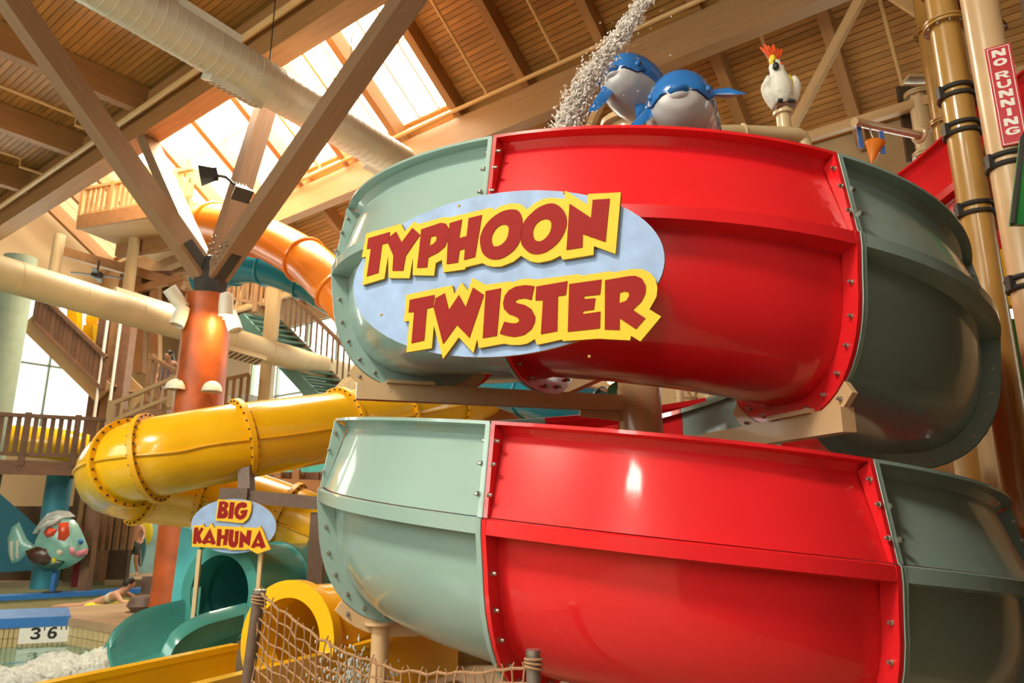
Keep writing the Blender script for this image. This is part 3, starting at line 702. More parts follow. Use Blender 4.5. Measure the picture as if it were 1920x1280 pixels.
# cockatoo on its post
def cockatoo(base, sc):
    base = Vector(base); r = thing('cockatoo_statue', 'white cockatoo statue with orange crest perched on a cream pole', 'statue', base)
    def p(x, y, z): return base+Vector((x, y, z))*sc
    body = [p(.06, .10, .02), p(.045, .06, .10), p(.02, .02, .22), p(0, 0, .36), p(-.01, -.01, .48), p(-.03, -.03, .56), p(-.05, -.05, .64), p(-.06, -.06, .71), p(-.065, -.06, .75)]
    rad = [(.05,)*3, (.10,)*3, (.155,)*3, (.165,)*3, (.135,)*3, (.105,)*3, (.105,)*3, (.075,)*3, (.02,)*3]
    mb = MB(); n = 20; vs = []
    for c, q in zip(body, rad):
        for j in range(n):
            t = 2*math.pi*j/n; vs.append(c+Vector((q[0]*math.cos(t), q[0]*.95*math.sin(t), 0))*sc)
    fs = [(i*n+j, i*n+(j+1) % n, (i+1)*n+(j+1) % n, (i+1)*n+j) for i in range(len(body)-1) for j in range(n)]
    fs += [tuple(reversed(range(n))), tuple((len(body)-1)*n+j for j in range(n))]
    mb.add(vs, fs).build('body', WHITEF, r, True, 70)
    for s in (-1, 1):
        pts = [p(.16*s+.02, .0, .50), p(.19*s+.02, .02, .38), p(.17*s+.03, .06, .22), p(.10*s+.05, .12, .06)]
        w = loft(spline(pts, 4), [(x*sc, x*.45*sc+.02*sc, x*.45*sc+.02*sc) for x in [.03+.07*math.sin(math.pi*min(1, (i+2)/15)) for i in range(13)]], 12)
        o = w.build('wing', WHITEF, r, True, 70)
        MB().tube(spline([q+Vector((-.055*s, -.06, 0))*sc for q in pts], 4), .016*sc, 8).build('wing_edge', FYEL, o)
    MB().prism([[(-.07, 0), (.07, 0), (.05, -.24), (0, -.27), (-.05, -.24)]], p(.1, .13, .08), Vector((.9,.3,0)).normalized()*sc, Vector((.35, .25, .9)).normalized()*sc, Vector((-.3,.9,0)).normalized()*sc, .03).build('tail', FYEL, r, False)
    MB().ball(p(-.095, -.14, .585), .047*sc, .05*sc, .062*sc).build('beak', BLACKP, r)
    MB().ball(p(-.01, -.135, .635), .024*sc).build('cheek', FORG, r)
    for s in (-1, 1): MB().ball(p(-.06+.05*s, -.135, .67), .015*sc).build('eye', BLACKP, r)
    MB().ball(p(-.11, -.09, .72), .05*sc, .06*sc, .085*sc).build('forehead', FYEL, r)
    for k in range(6):
        a = -.62+k*.25; tip = p(-.085+.30*math.sin(a), -.05+.015*k, .74+(.27+.04*(k % 2))*math.cos(a))
        b0 = p(-.085+.01*k, -.06+.015*k, .73); m_ = b0.lerp(tip, .55)+Vector((0,-.02,0))
        MB().tube([b0, m_, tip], [.022*sc, .036*sc, .010*sc], 8).build('crest_feather', FORG, r)
    MB().box(p(.02, -.02, .02), .30*sc, .16*sc, .07*sc, Vector((.96,.05,.25)).normalized(), Vector((0,1,0)), Vector((-.25,0,.96)).normalized()).build('perch', PERCH, r, False)
    for s in (-1, 1):
        f = MB()
        for q in (-1, 0, 1): f.ball(p(.01+.075*s+.024*q, -.10, .06), .018*sc, .04*sc, .032*sc, nu=8, nv=6)
        f.build('foot', BLACKP, r)
    return r
CKY = 7.0
cb = at(1467, 203, CKY)
cockatoo(cb, .76)
cp = thing('cockatoo_pole', 'cream pole with flanged cap holding up the cockatoo', 'pole', Vector((cb.x, cb.y, 4.0)))
MB().lathe([(.075, 4.0), (.075, cb.z-.09), (.105, cb.z-.085), (.105, cb.z-.05), (.075, cb.z-.045), (.075, cb.z-.005)], Vector((cb.x, cb.y, 0)), Z3, 20).build('pole', CREAMP, cp)
sp_ = thing('spray_header_pipe', 'cream horizontal pipe with elbow running behind the red rim under the cockatoo', 'pipe', at(1420, 252, 6.8))
MB().tube(spline([at(1180, 262, 6.6), at(1340, 248, 6.7), at(1440, 250, 6.85), at(1490, 252, 6.9), at(1505, 262, 6.95), at(1510, 290, 6.95)], 6), .075, 14).build('pipe', CREAMP, sp_)
for q in ((1392, 249, 6.77),): MB().torus(at(*q), at(1440, 250, 6.85)-at(1340, 248, 6.7), .085, .015, 20, 6).build('coupling', CREAMP, sp_)

# jet of falling water
jw = MB(); rnd = random.Random(3)
JP = spline([at(1228, -30, 5.2), at(1195, 20, 5.2), at(1160, 72, 5.25), at(1120, 125, 5.3), at(1090, 172, 5.35), at(1068, 225, 5.4), at(1052, 275, 5.4)], 14)
def lump(mb, c, r, d):
    ax = Vector((rnd.uniform(-1, 1), rnd.uniform(-1, 1), rnd.uniform(-1, 1))).normalized(); b = ax.cross(d).normalized(); c2_ = ax.cross(b)
    mb.ball(c, r*rnd.uniform(.5, 1.1), r*rnd.uniform(.5, 1.0), r*rnd.uniform(.8, 2.0), ax, b, c2_, 7, 5)
for i, p in enumerate(JP):
    f = i/(len(JP)-1); wdt = .045+.085*f; d = (JP[min(i+1, len(JP)-1)]-JP[max(i-1, 0)]).normalized()
    for k in range(int(70)):
        a = rnd.gauss(0, .55)*wdt; lump(jw, p+Vector((a, rnd.gauss(0, .4)*wdt, rnd.gauss(0, .03)))+d*rnd.uniform(-.05, .05), rnd.uniform(.0035, .0095)+.003*(1-abs(a)/wdt/2), d)
for k in range(90):
    p = JP[rnd.randrange(len(JP))]; jw.ball(p+Vector((rnd.gauss(.12, .16), rnd.gauss(0, .1), rnd.gauss(0, .08))), rnd.uniform(.003, .008), nu=6, nv=4)
for k in range(8): 
    q = [JP[min(len(JP)-1, j)]+Vector((rnd.gauss(0, .02), rnd.gauss(0, .02), 0)) for j in range(k*10, k*10+16, 3)]
    if len(q) > 2: jw.tube(spline(q, 3), .012, 6)
JET = mat('sparkling_water', (0.90, 0.84, 0.80), 0.15, trans=0.12, ior=1.33, coat=0.5)
o = jw.build('water_jet', JET); tag(o, 'sparkling jet of water falling to the left of the dolphins', 'water', kind='stuff')

# ================================================================== PLAY TOWER ON THE RIGHT
def vpole(name, label, px, py, Y, dia, z0, z1, mt, clamps=(), flanges=(), parent=None):
    p = at(px, py, Y); b = Vector((p.x, p.y, z0)); r = dia/2
    t = thing(name, label, 'pole', b)
    MB().lathe([(r, 0), (r, z1-z0)], b, Z3, 28).build('pipe', mt, t)
    for y in clamps:
        z = at(px, y, Y).z
        for dz in (-.045, .045): MB().torus(Vector((p.x, p.y, z+dz)), Z3, r+.012, .024, 28, 8).build('clamp_band', DARKS if y > 0 else mt, t)
        MB().box(Vector((p.x-r-.03, p.y-.02, z)), .05, .06, .13).build('clamp_lug', DARKS, t, False)
    for y in flanges:
        z = at(px, y, Y).z
        for dz in (-.02, .02): MB().lathe([(r, dz-.017), (r+.06, dz-.017), (r+.06, dz+.012), (r, dz+.012)], Vector((p.x, p.y, z)), Z3, 28, capend=False).build('flange', mt, t)
        fo = t
        for k in range(10):
            a = k*math.pi/5; bolt_at(Vector((p.x+(r+.035)*math.cos(a), p.y+(r+.035)*math.sin(a), z-.035)), -Z3, fo, .9)
    return t, b, r
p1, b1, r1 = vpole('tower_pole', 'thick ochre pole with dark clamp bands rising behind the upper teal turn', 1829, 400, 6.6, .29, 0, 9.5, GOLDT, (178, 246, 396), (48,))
p2, b2, r2 = vpole('tower_pole', 'tan pole at the right edge carrying the red NO RUNNING sign', 1880, 250, 6.1, .31, 0, 9.5, TAN, (306, 532), ())
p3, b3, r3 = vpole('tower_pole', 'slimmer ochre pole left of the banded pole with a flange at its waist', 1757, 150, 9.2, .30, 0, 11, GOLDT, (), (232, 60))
p4, b4, r4 = vpole('tower_pole', 'short cream pole with top flange in front of the dark boarded box', 1728, 230, 9.9, .26, 0, at(1728, 178, 9.9).z, CREAMP, (), (178, 290))
for k, (x, Y, d, lb) in enumerate(((1800, 9.2, .17, 'slim cream tower leg low on the right, left one of three'), (1822, 9.0, .19, 'slim ochre tower leg low on the right, middle one of three'), (1852, 8.6, .2, 'slim cream tower leg low on the right, right one of three'))):
    vpole('tower_stanchion', lb, x, 850, Y, d, 0, 3.6, GOLDT if k == 1 else CREAMP, (), ())
vpole('tower_pole', 'stout brown pole at the right edge behind the lower teal turn', 1908, 760, 7.6, .42, 0, 3.4, mat('brown_ochre_steel', (.25, .10, .03), .35), (), ())
# NO RUNNING sign: tall red plate facing left-front of the pole
sN = (Vector((-.50, -.865, 0))).normalized(); sX = Z3.cross(sN).normalized()
nz1 = at(1880, 96, 6.0).z; nz0 = nz1-1.02
nc = Vector((b2.x, b2.y, 0))+sN*(r2+.012)+sX*(.055)
nr = thing('warning_sign', 'tall red vertical sign with white NO RUNNING letters on the tan pole', 'sign', nc+Z3*nz0)
SEXc, SEYc = sX, Z3
w_, h_ = .20, nz1-nz0
MB().prism([[(-w_/2, 0), (w_/2, 0), (w_/2, h_), (-w_/2, h_)]], nc+Z3*nz0, sX, Z3, sN, .012).build('plate', NRED, nr, False)
e_ = .014
MB().prism([[(-w_/2+e_, e_), (w_/2-e_, e_), (w_/2-e_, h_-e_), (-w_/2+e_, h_-e_)], [(-w_/2+e_+.006, e_+.006), (-w_/2+e_+.006, h_-e_-.006), (w_/2-e_-.006, h_-e_-.006), (w_/2-e_-.006, e_+.006)]], nc+Z3*nz0+sN*.0125, sX, Z3, sN, .001).build('border', NWHITE, nr, False)
GL = {'N': [[(0,0),(.26,0),(.26,.55),(.66,0),(1,0),(1,1),(.74,1),(.74,.45),(.34,1),(0,1)]],
      'O': [[(.5+.5*math.cos(a*math.pi/12), .5+.5*math.sin(a*math.pi/12)) for a in range(24)], [(.5+.22*math.cos(a*math.pi/12), .5+.24*math.sin(a*math.pi/12)) for a in range(23, -1, -1)]],
      'R': [[(0,0),(.26,0),(.26,.36),(.42,.36),(.70,0),(1.02,0),(.70,.40),(.90,.50),(.96,.70),(.86,.92),(.66,1),(0,1)], [(.26,.58),(.26,.80),(.60,.80),(.69,.70),(.60,.58)]],
      'U': [[(0,1),(0,.36),(.10,.12),(.32,0),(.68,0),(.90,.12),(1,.36),(1,1),(.74,1),(.74,.38),(.64,.24),(.5,.22),(.36,.24),(.26,.38),(.26,1)]],
      'I': [[(.34,0),(.66,0),(.66,1),(.34,1)]],
      'G': [[(1,.80),(.86,.94),(.62,1),(.38,1),(.14,.90),(0,.66),(0,.34),(.14,.10),(.38,0),(.66,0),(.9,.08),(1,.16),(1,.54),(.52,.54),(.52,.36),(.74,.36),(.74,.27),(.56,.22),(.42,.22),(.30,.32),(.26,.5),(.30,.68),(.42,.78),(.6,.78),(.76,.68)]]}
zc = h_-.115
for ch in 'NO RUNNING':
    if ch == ' ': zc -= .04; continue
    L = [[(-.054+x*.108, zc+y*.074) for x, y in lp] for lp in GL[ch]]
    MB().prism(L, nc+Z3*nz0+sN*.0125, sX, Z3, sN, .002).build('letter', NWHITE, nr, False); zc -= .096
# dark boarded box behind the poles
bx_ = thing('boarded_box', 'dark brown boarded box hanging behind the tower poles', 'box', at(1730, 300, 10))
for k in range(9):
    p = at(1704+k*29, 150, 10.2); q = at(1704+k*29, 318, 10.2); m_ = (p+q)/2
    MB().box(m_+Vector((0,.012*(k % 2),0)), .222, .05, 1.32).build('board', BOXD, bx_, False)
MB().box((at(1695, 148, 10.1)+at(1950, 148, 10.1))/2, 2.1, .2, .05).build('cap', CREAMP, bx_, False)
# hinged arm with cone bucket
arm = thing('tipping_bucket_arm', 'tan arm pipe holding an orange cone bucket between blue straps', 'bucket', at(1720, 248, 8.0))
A0, A1 = at(1602, 228, 7.6), at(1724, 254, 8.2)
MB().tube([A0, A1], .05, 14).build('arm_pipe', TAN, arm)
MB().torus(A1, A1-A0, .075, .03, 20, 8).build('swivel', CREAMP, arm)
cb0 = at(1641, 268, 7.75); cb1 = at(1633, 316, 7.75)
MB().lathe([(.115, 0), (.105, -.01), (.006, -.28), (.004, -.28)], cb0, (cb0-cb1), 24).build('cone_bucket', ORNG, arm)
for (a, b) in (((1609, 232), (1615, 278)), ((1652, 246), (1656, 288))): bar('strap', at(*a, 7.72), at(*b, 7.72), .05, .018, mat('royal_blue_paint', (.06, .16, .52), .4), arm, up=Vector((0,1,0)))
MB().tube([at(1630, 236, 7.75), at(1634, 252, 7.75), at(1641, 268, 7.75)], .008, 6).build('hook', STEEL, arm)
# dark red boards on top
sb = MB().ball(at(1800, 15, 8.6), .78, .16, .14, Vector((.93, .2, -.30)).normalized(), Vector((-.2, .98, 0)).normalized(), Vector((.3, .05, .95)).normalized(), 28, 12).build('surfboard', mat('dark_red_gloss', (.12, .006, .008), .15, coat=.6))
tag(sb, 'glossy dark red board crossing behind the tower poles at the top', 'board')
# green panel, rope, yellow strip
gp = thing('green_tower_panel', 'green painted play panel low at the right edge', 'panel', at(1915, 790, 6.9))
MB().prism([[(0,0),(.9,0),(.9,1.1),(.08,1.02)]], at(1892, 790, 6.95), Vector((1,0,0)), Z3, Vector((0,1,0)), .05).build('panel', GREENP, gp, False)
for y in (.2, .85): bolt_at(at(1892, 790, 6.95)+Vector((.12, -.001, y)), (0,-1,0), gp)
gp = thing('green_tower_panel', 'slanted green panel with dark edging beside the NO RUNNING sign', 'panel', at(1915, 420, 5.6))
q = [at(1898, 420, 5.6), at(1960, 420, 5.6), at(1960, 190, 5.6), at(1918, 258, 5.6)]
MB().prism([[(p.x, p.z) for p in q]], Vector((0, 5.6, 0)), Vector((1,0,0)), Z3, Vector((0,1,0)), .05).build('panel', GREENP, gp, False)
MB().tube([q[0], q[3], q[2]], .02, 8).build('edging', DARKS, gp)
ys = bar('yellow_strut', at(1882, 470, 7.4), at(1900, 575, 7.3), .1, .1, YEL); tag(ys, 'short slanting yellow strut between the two right tower poles', 'strut')
rn = thing('cargo_net_roll', 'bundle of orange rope netting hung between the two right tower poles', 'net', at(1862, 400, 6.9))
for k in range(5):
    x = 1850+6*k; MB().tube(spline([at(x, 238+5*k, 6.9), at(x-4+3*k, 300, 6.95), at(x+3, 350, 6.9), at(x+10-3*k, 430, 6.9)], 5), .022, 8).build('rope', mat('orange_rope', (.45, .13, .02), .8), rn)
pk = MB().ball(at(1855, 312, 7.3), .10, .05, .15, Vector((.9,0,.4)).normalized(), Vector((0,1,0)), Vector((-.4,0,.9)).normalized(), 14, 10).build('play_flag', mat('pink_paint', (.75, .35, .55), .5)); tag(pk, 'small pink petal shaped ornament between the tower poles', 'ornament')

# ================================================================== SEEN THROUGH THE GAP BETWEEN THE TURNS
for k, (x, w, lb) in enumerate(((1276, .13, 'cream pole in the gap, nearest the fat tan column'), (1330, .17, 'cream pole in the gap, second from the fat tan column'), (1352, .1, 'thin cream pole in the gap, third from the fat tan column'), (1396, .13, 'cream pole in the gap, farthest from the fat tan column'))):
    vpole('frame_pole', lb, x, 740, 12.2, w, 0, 4.6, CREAMP, (), ())
tr = thing('climbing_frame_bracing', 'thin cream diagonal bracing rods between poles in the gap', 'frame', at(1350, 780, 12.4))
for a, b in (((1265, 700), (1330, 790)), ((1265, 790), (1330, 705)), ((1335, 720), (1395, 780)), ((1335, 790), (1400, 715)), ((1395, 730), (1460, 780)), ((1395, 780), (1460, 720)), ((1260, 745), (1460, 752)), ((1260, 712), (1460, 716)), ((1300, 700), (1310, 790))):
    bar('rod', at(*a, 12.4), at(*b, 12.4), .035, .035, CREAMP, tr)
bs = thing('blue_water_slide', 'deep blue flume slanting behind the fat tan column in the gap', 'water slide', at(1100, 790, 10.6))
pth = spline([at(880, 700, 12.5), at(960, 728, 11.6), at(1060, 758, 10.8), at(1150, 785, 10.4), at(1260, 830, 10.2)], 6)
MB().tube(pth, .38, 24).build('flume', BLUES, bs)
MB().tube([p+Vector((0,-.2,.33)) for p in pth], .025, 8).build('flume_edge', CREAMP, bs)
for i in (8, 16): MB().torus(pth[i], pth[i+1]-pth[i-1], .39, .025, 28, 6).build('flange', BLUES, bs)
gd = thing('green_round_sign', 'small round green sign left of the fat tan column in the gap', 'sign', at(1160, 745, 9.4))
MB().lathe([(.16, 0), (.16, .03)], at(1160, 738, 9.4), (0,-1,0), 24).build('disc', GREENP, gd); MB().box(at(1162, 738, 9.36), .07, .01, .12).build('emblem', NWHITE, gd, False)
spot = thing('spot_lamp', 'small glowing lamp seen in the gap left of the fat tan column', 'lamp', at(1147, 714, 12))
MB().lathe([(.05, .12), (.09, .0), (.08, 0), (.03, .1)], at(1147, 714, 12), (0,.5,.8), 16).build('housing', WHITEP, spot); MB().ball(at(1147, 716, 11.95), .05).build('bulb', LAMPW, spot)
rb = thing('reddish_barrier_wall', 'low orange brown wall far behind the gap between the turns', 'wall', at(900, 800, 15.4))
MB().box(at(950, 790, 15.6), 5.0, .2, 1.0).build('panel', mat('terracotta_paint', (.38, .15, .06), .7), rb, False); MB().box(at(950, 748, 15.6), 5.1, .3, .08).build('capping', RAILW, rb, False)
hk = thing('hose_coil', 'black looped hoses hanging on a small bracket behind the lower red rim', 'hose', at(1285, 815, 8.4))
for k in range(3): MB().tube(spline([at(1262+4*k, 790-12*k+20, 8.4), at(1272+5*k, 770-2*k, 8.35), at(1288+4*k, 776, 8.3), at(1296+2*k, 800, 8.35)], 5), .012, 6).build('hose', BLACKP, hk)
bar('bracket', at(1275, 815, 8.45), at(1298, 770, 8.45), .05, .05, TAN, hk)

# added boarded wall, out of view, blocks light to darken the right
tw = thing('unseen_shade_wall', 'dark boarded wall added out of view at the right to block light', 'wall', Vector((3.4, 4.2, 0)))
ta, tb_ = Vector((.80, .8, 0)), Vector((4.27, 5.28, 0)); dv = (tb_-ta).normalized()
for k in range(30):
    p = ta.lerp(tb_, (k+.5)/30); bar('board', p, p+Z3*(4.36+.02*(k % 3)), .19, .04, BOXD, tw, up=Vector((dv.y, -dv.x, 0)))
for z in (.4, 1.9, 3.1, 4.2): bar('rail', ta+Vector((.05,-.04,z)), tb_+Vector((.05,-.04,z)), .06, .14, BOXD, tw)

for k in range(34):                       # overhead boards added out of view to block ceiling light
    y = -3.6+.265*k; x0 = max(1.0, .776*y+.30); MB().box(Vector(((x0+8.2)/2, y, 4.46)), 8.2-x0, .25, .06).build('shade_deck_board', BOXD, tw, False)
# ================================================================== TREE COLUMN
TC = H(SCOL, WA, 0); NZ = 6.35
tc = thing('tree_column', 'orange mottled round column branching into timber struts under the roof', 'column', TC)
MB().lathe([(.50, 0), (.48, .4), (.47, 3), (.455, NZ-.35), (.46, NZ-.33), (.46, NZ-.25), (.2, NZ-.22)], TC, Z3, 40).build('shaft', ORCOL, tc)
nd = TC+Z3*(NZ+.05)
MB().lathe([(.30, -.3), (.34, -.1), (.36, .2), (.30, .5), (.12, .6)], nd, Z3, 8).build('steel_connector', DARKS, tc, False)
tops = [('strut', H(SCOL-.3, WA-5.2, 11.75)), ('strut', H(SCOL-3.85, WA, 11.05)), ('strut', H(SCOL+6.4, WA, 11.05)), ('strut', TC+Z3*11.0+W3*.9)]
wid = (.42, .36, .42, .40)
for (nm, tp), w in zip(tops, wid):
    d = (tp-nd).normalized(); o = bar(nm, nd+d*.25, tp, w*.8, w, STRUT, tc, up=W3)
    side = d.cross(W3).normalized() if abs(d.dot(W3)) < .9 else U3
    for i in range(4):
        for j in (-1, 1): bolt_at(nd+d*(.55+.16*i)-W3*(w*.5+.01)+side*(.07*j), -W3, o, 1.6)
    MB().beam(nd+d*.15, nd+d*.95, w*.8+.05, w*.5, W3).build('shoe_plate', DARKS, o, False)
# spotlights around the head, wall sconces below, floodlights on the post
def can(loc, aim, label, on=False):
    t = thing('spotlight', label, 'lamp', loc); aim = Vector(aim).normalized()
    MB().lathe([(.03, -.24), (.12, -.2), (.14, 0), (.14, .22), (.125, .22), (.12, .02)], loc, aim, 20).build('housing', WHITEP, t)
    MB().lathe([(.118, .16), (.02, .165)], loc, aim, 18).build('lens', LAMPW if on else WHITEP, t)
    bar('bracket', loc-aim*.1, loc-aim*.1+(Vector((TC.x, TC.y, loc.z))-loc).normalized()*.25, .04, .05, WHITEP, t)
    return t
can(at(330, 558, 13.6), (-.35, -.4, .55), 'white spotlight tilted up at left of the column head')
can(at(338, 592, 13.65), (-.1, -.2, -.8), 'small white spotlight pointing down at left of the column head')
sl = can(at(424, 570, 13.45), (.02, .12, -1), 'lit white spotlight at right of the column head washing the shaft', True)
l = lamp('wash_light', at(424, 580, 13.42)+Z3*-.12, 110, (1, .70, .30), .06); l.parent = sl; l.matrix_parent_inverse = WM[sl.name].inverted()
can(at(436, 602, 13.75), (.35, -.1, -.8), 'white spotlight pointing down right of the lit one')
for k, (x, y, lb) in enumerate(((328, 722, 'white dome sconce on the left flank of the orange column'), (397, 726, 'white dome sconce on the front of the orange column'))):
    t = thing('wall_sconce', lb, 'lamp', at(x, y, 13.68))
    mb = MB(); c = at(x, y+6, 13.70)
    for i in range(7):
        p = math.pi/2*i/6
        for j in range(21):
            q = 2*math.pi*j/20; mb.v.append(c+Vector((.19*math.cos(q)*math.cos(p), .15*math.sin(q)*math.cos(p), .19*math.sin(p))))
    for i in range(6):
        for j in range(20): mb.f.append([i*21+j, i*21+j+1, (i+1)*21+j+1, (i+1)*21+j]); mb.m.append(0)
    mb.build('dome', WHITEP, t); MB().lathe([(.19, -.02), (.19, .0), (.15, .0), (.15, -.02)], c, Z3, 24, capend=False).build('rim', WHITEP, t)
for x, y, a, lb in ((388, 328, (-.85, -.3, -.25), 'black floodlight pointing left on the upright strut'), (452, 360, (.45, -.5, -.75), 'black floodlight pointing down right of the upright strut')):
    c = at(x, y, 13.6); a = Vector(a).normalized(); t = thing('floodlight', lb, 'lamp', c)
    sd = a.cross(Z3).normalized(); up = sd.cross(a)
    MB().hexa([c-a*.12+sd*i*.12+up*j*.1 for i, j in ((-1,-1),(1,-1),(1,1),(-1,1))]+[c+a*.14+sd*i*.19+up*j*.15 for i, j in ((-1,-1),(1,-1),(1,1),(-1,1))]).build('housing', BLACKP, t, False)
    for i in range(4): MB().box(c-a*.16+sd*(.07*(i-1.5)), .10, .015, .2, a, sd, up).build('fin', BLACKP, t, False)
    bar('yoke', c-a*.1, at(424, 332, 13.9), .05, .05, DARKS, t)

# ================================================================== DUCTS
def duct(label, p0, p1, r, mt, seams, vents):
    t = thing('air_duct', label, 'duct', p0); d = (p1-p0); L = d.length; d.normalize()
    MB().tube([p0, p1], r, 36).build('duct_shell', mt, t)
    for k in range(seams):
        q = p0+d*(L*(k+.5)/seams); MB().torus(q, d, r+.001, .0065, 36, 5).build('seam', mt, t)
    for (f, ang, ln) in vents:
        q = p0+d*(L*f); sd = d.cross(Z3).normalized(); up = sd.cross(d); n = sd*math.cos(ang)+up*math.sin(ang); s2 = d.cross(n)
        o = MB().box(q+n*(r+.02), ln, .32, .14, d, s2, n).build('vent_frame', mt, t, False)
        for i in range(9): MB().box(q+n*(r+.095)+d*(ln*.9*(i-4)/9), .035, .27, .012, d, s2, n).build('vent_slot', BLACKP, o, False)
    return t
def hz(px, py, z): return atz(px, py, z)
DZ1 = 9.6
d0, d1 = hz(250, 8, DZ1), hz(720, 288, DZ1)
dd = (d1-d0).normalized()
duct('large silvery ribbed duct crossing diagonally below the skylight', d0-dd*4.5, d1+dd*.6, .40, DUCTG, 64, [(.60, math.radians(-115), 1.1), (.955, math.radians(-150), .8), (.52, math.radians(60), 1.2)])
hg = thing('duct_hanger', 'thin wire hangers holding the large silvery duct', 'hanger', d0)
for f in (.15, .45, .8):
    q = d0.lerp(d1, f); MB().tube([q+Z3*.4, q+Z3*2.4], .012, 6).build('wire', DARKS, hg)
DZ2 = 5.6
e0, e1 = at(-40, 508, 16.2), at(690, 718, 20.0); e1.z = e0.z = (e0.z+e1.z)/2
e0 = atz(-40, 500, DZ2+.35); e1 = at(700, 716, 21.5)
duct('long cream duct passing behind the orange column at mid height', e0, e1, .31, DUCTC, 9, [(.3, math.radians(115), 1.5), (.52, math.radians(-70), 1.5)])

# ================================================================== WOODEN WALKWAYS, RAILINGS, STAIRS
def railing(label, pts, h, gap, mt=RAILW, wb=.07, post_every=6, group=None, rail=.09):
    t = thing('wooden_railing', label, 'railing', pts[0], group)
    mb_ = MB().box((0,0,0), wb, .03, 1).mesh('baluster', mt, Vector(), False)
    for a, b in zip(pts, pts[1:]):
        a, b = Vector(a), Vector(b); d = (b-a); L = d.length; hd = Vector((d.x, d.y, 0)).normalized(); n = max(2, int(L/gap))
        bar('top_rail', a+Z3*h, b+Z3*h, rail*1.4, rail, mt, t); bar('bottom_rail', a+Z3*.12, b+Z3*.12, .06, .08, mt, t)
        for i in range(n+1):
            p = a.lerp(b, i/n)
            if i % post_every == 0: bar('post', p-Z3*.15, p+Z3*(h+.08), .13, .13, mt, t, up=hd)
            else: inst('baluster', mb_, frame(p+Z3*(h/2+.05), hd, Z3.cross(hd), Z3) @ Matrix.Diagonal((1,1,h-.12,1)), t)
    return t
# lower deck on the left
ld0, ld1 = at(-60, 858, 16.5), at(255, 872, 18.0); ld1.z = ld0.z
railing('brown slatted railing of the raised deck at far left', [ld0, ld1], 1.02, .17, DECKW, .10)
rd = thing('raised_deck', 'brown timber deck on posts behind the fish sculpture', 'deck', Vector((ld0.x, ld0.y, 0)))
bk = Vector((0.45, .9, 0)).normalized()
for k in range(12):
    bar('plank', ld0+bk*(.08+.2*k)-Z3*.05, ld1+bk*(.08+.2*k)-Z3*.05, .185, .06, DECKW, rd)
bar('fascia', ld0-Z3*.2, ld1-Z3*.2, .08, .30, DECKW, rd); bar('fascia', ld0+bk*2.3-Z3*.2, ld1+bk*2.3-Z3*.2, .08, .30, DECKW, rd)
for f in (.05, .68):
    p = ld0.lerp(ld1, f)+bk*.4; bar('post', Vector((p.x, p.y, 0)), p-Z3*.1, .22, .22, DECKW, rd, up=Vector((0,1,0)))
for f in range(8):
    p = ld0.lerp(ld1, .3+f*.05)+bk*1.6; bar('screen_slat', Vector((p.x, p.y, .9)), p-Z3*.35, .16, .04, RAILW, rd, up=bk)
# yellow flume showing behind that deck
yb = thing('yellow_back_slide', 'yellow tube showing between the slats of the raised deck', 'water slide', at(60, 840, 19.5))
MB().tube(spline([at(-60, 822, 19.4), at(40, 826, 19.4), at(130, 836, 19.6), at(180, 850, 20.2)], 5), .42, 20).build('tube', YEL, yb)
# timber pillar cluster
for k, (x, w, mtt, lb) in enumerate(((160, .32, DECKW, 'brown timber pillar left of the orange column, leftmost of three'), (181, .26, RAILW, 'brown timber pillar left of the orange column, middle of three'), (203, .36, DECKW, 'brown timber pillar left of the orange column, widest and rightmost of three'))):
    p = at(x, 900, 20.6); o = bar('timber_pillar', Vector((p.x, p.y, 0)), Vector((p.x, p.y, 8.2)), w, w, mtt, None, up=Vector((0,1,0))); tag(o, lb, 'pillar')
for x, Y, lb in ((188, 20.2, 'thin white downpipe on the timber pillars, left one'), (213, 20.2, 'thin white downpipe on the timber pillars, right one')):
    p = at(x, 700, Y); o = MB().tube([Vector((p.x, p.y, 2.5)), Vector((p.x, p.y, 7.6))], .045, 8).build('downpipe', WHITEP); tag(o, lb, 'pipe')
# wood enclosed stair (far left), stringer and slatted balustrade
st = thing('timber_stair', 'cream timber stair with dark slatted balustrade descending behind the cream duct', 'stair', at(190, 735, 20.5))
s0, s1 = at(55, 600, 20.3), at(196, 738, 20.3)
bar('stringer', s0, s1, .12, .62, PALEW, st); bar('stringer', s0+Vector((.4,1.2,0)), s1+Vector((.4,1.2,0)), .12, .62, PALEW, st)
for i in range(12):
    p = s0.lerp(s1, (i+.5)/12)+Vector((.2,.6,.15)); MB().box(p, .34, 1.2, .05).build('tread', RAILW, st, False)
s2, s3 = at(70, 566, 20.2), at(198, 690, 20.2)
for i in range(17):
    p = s2.lerp(s3, i/16); MB().box(p+Vector((0,0,-.18)), .13, .04, .95).build('baluster', DECKW, st, False)
bar('hand_rail', s2+Z3*.3, s3+Z3*.3, .12, .1, DECKW, st); bar('lower_rail', s2-Z3*.62, s3-Z3*.62, .1, .1, DECKW, st)
yd = MB().ball(at(182, 598, 21.2), .36, .1, .36, nu=20, nv=12).build('yellow_disc', YEL); tag(yd, 'round yellow disc above the timber stair', 'disc')
# yellow slide tube glimpsed behind the stair
for k, (x, y) in enumerate(((140, 600), (170, 640))):
    o = bar('yellow_post', at(x, y-30, 21), at(x, y+40, 21), .3, .3, YEL, None, up=Vector((0,1,0))); tag(o, ('yellow post behind the stair slats, upper left one', 'yellow post behind the stair slats, lower right one')[k], 'post')
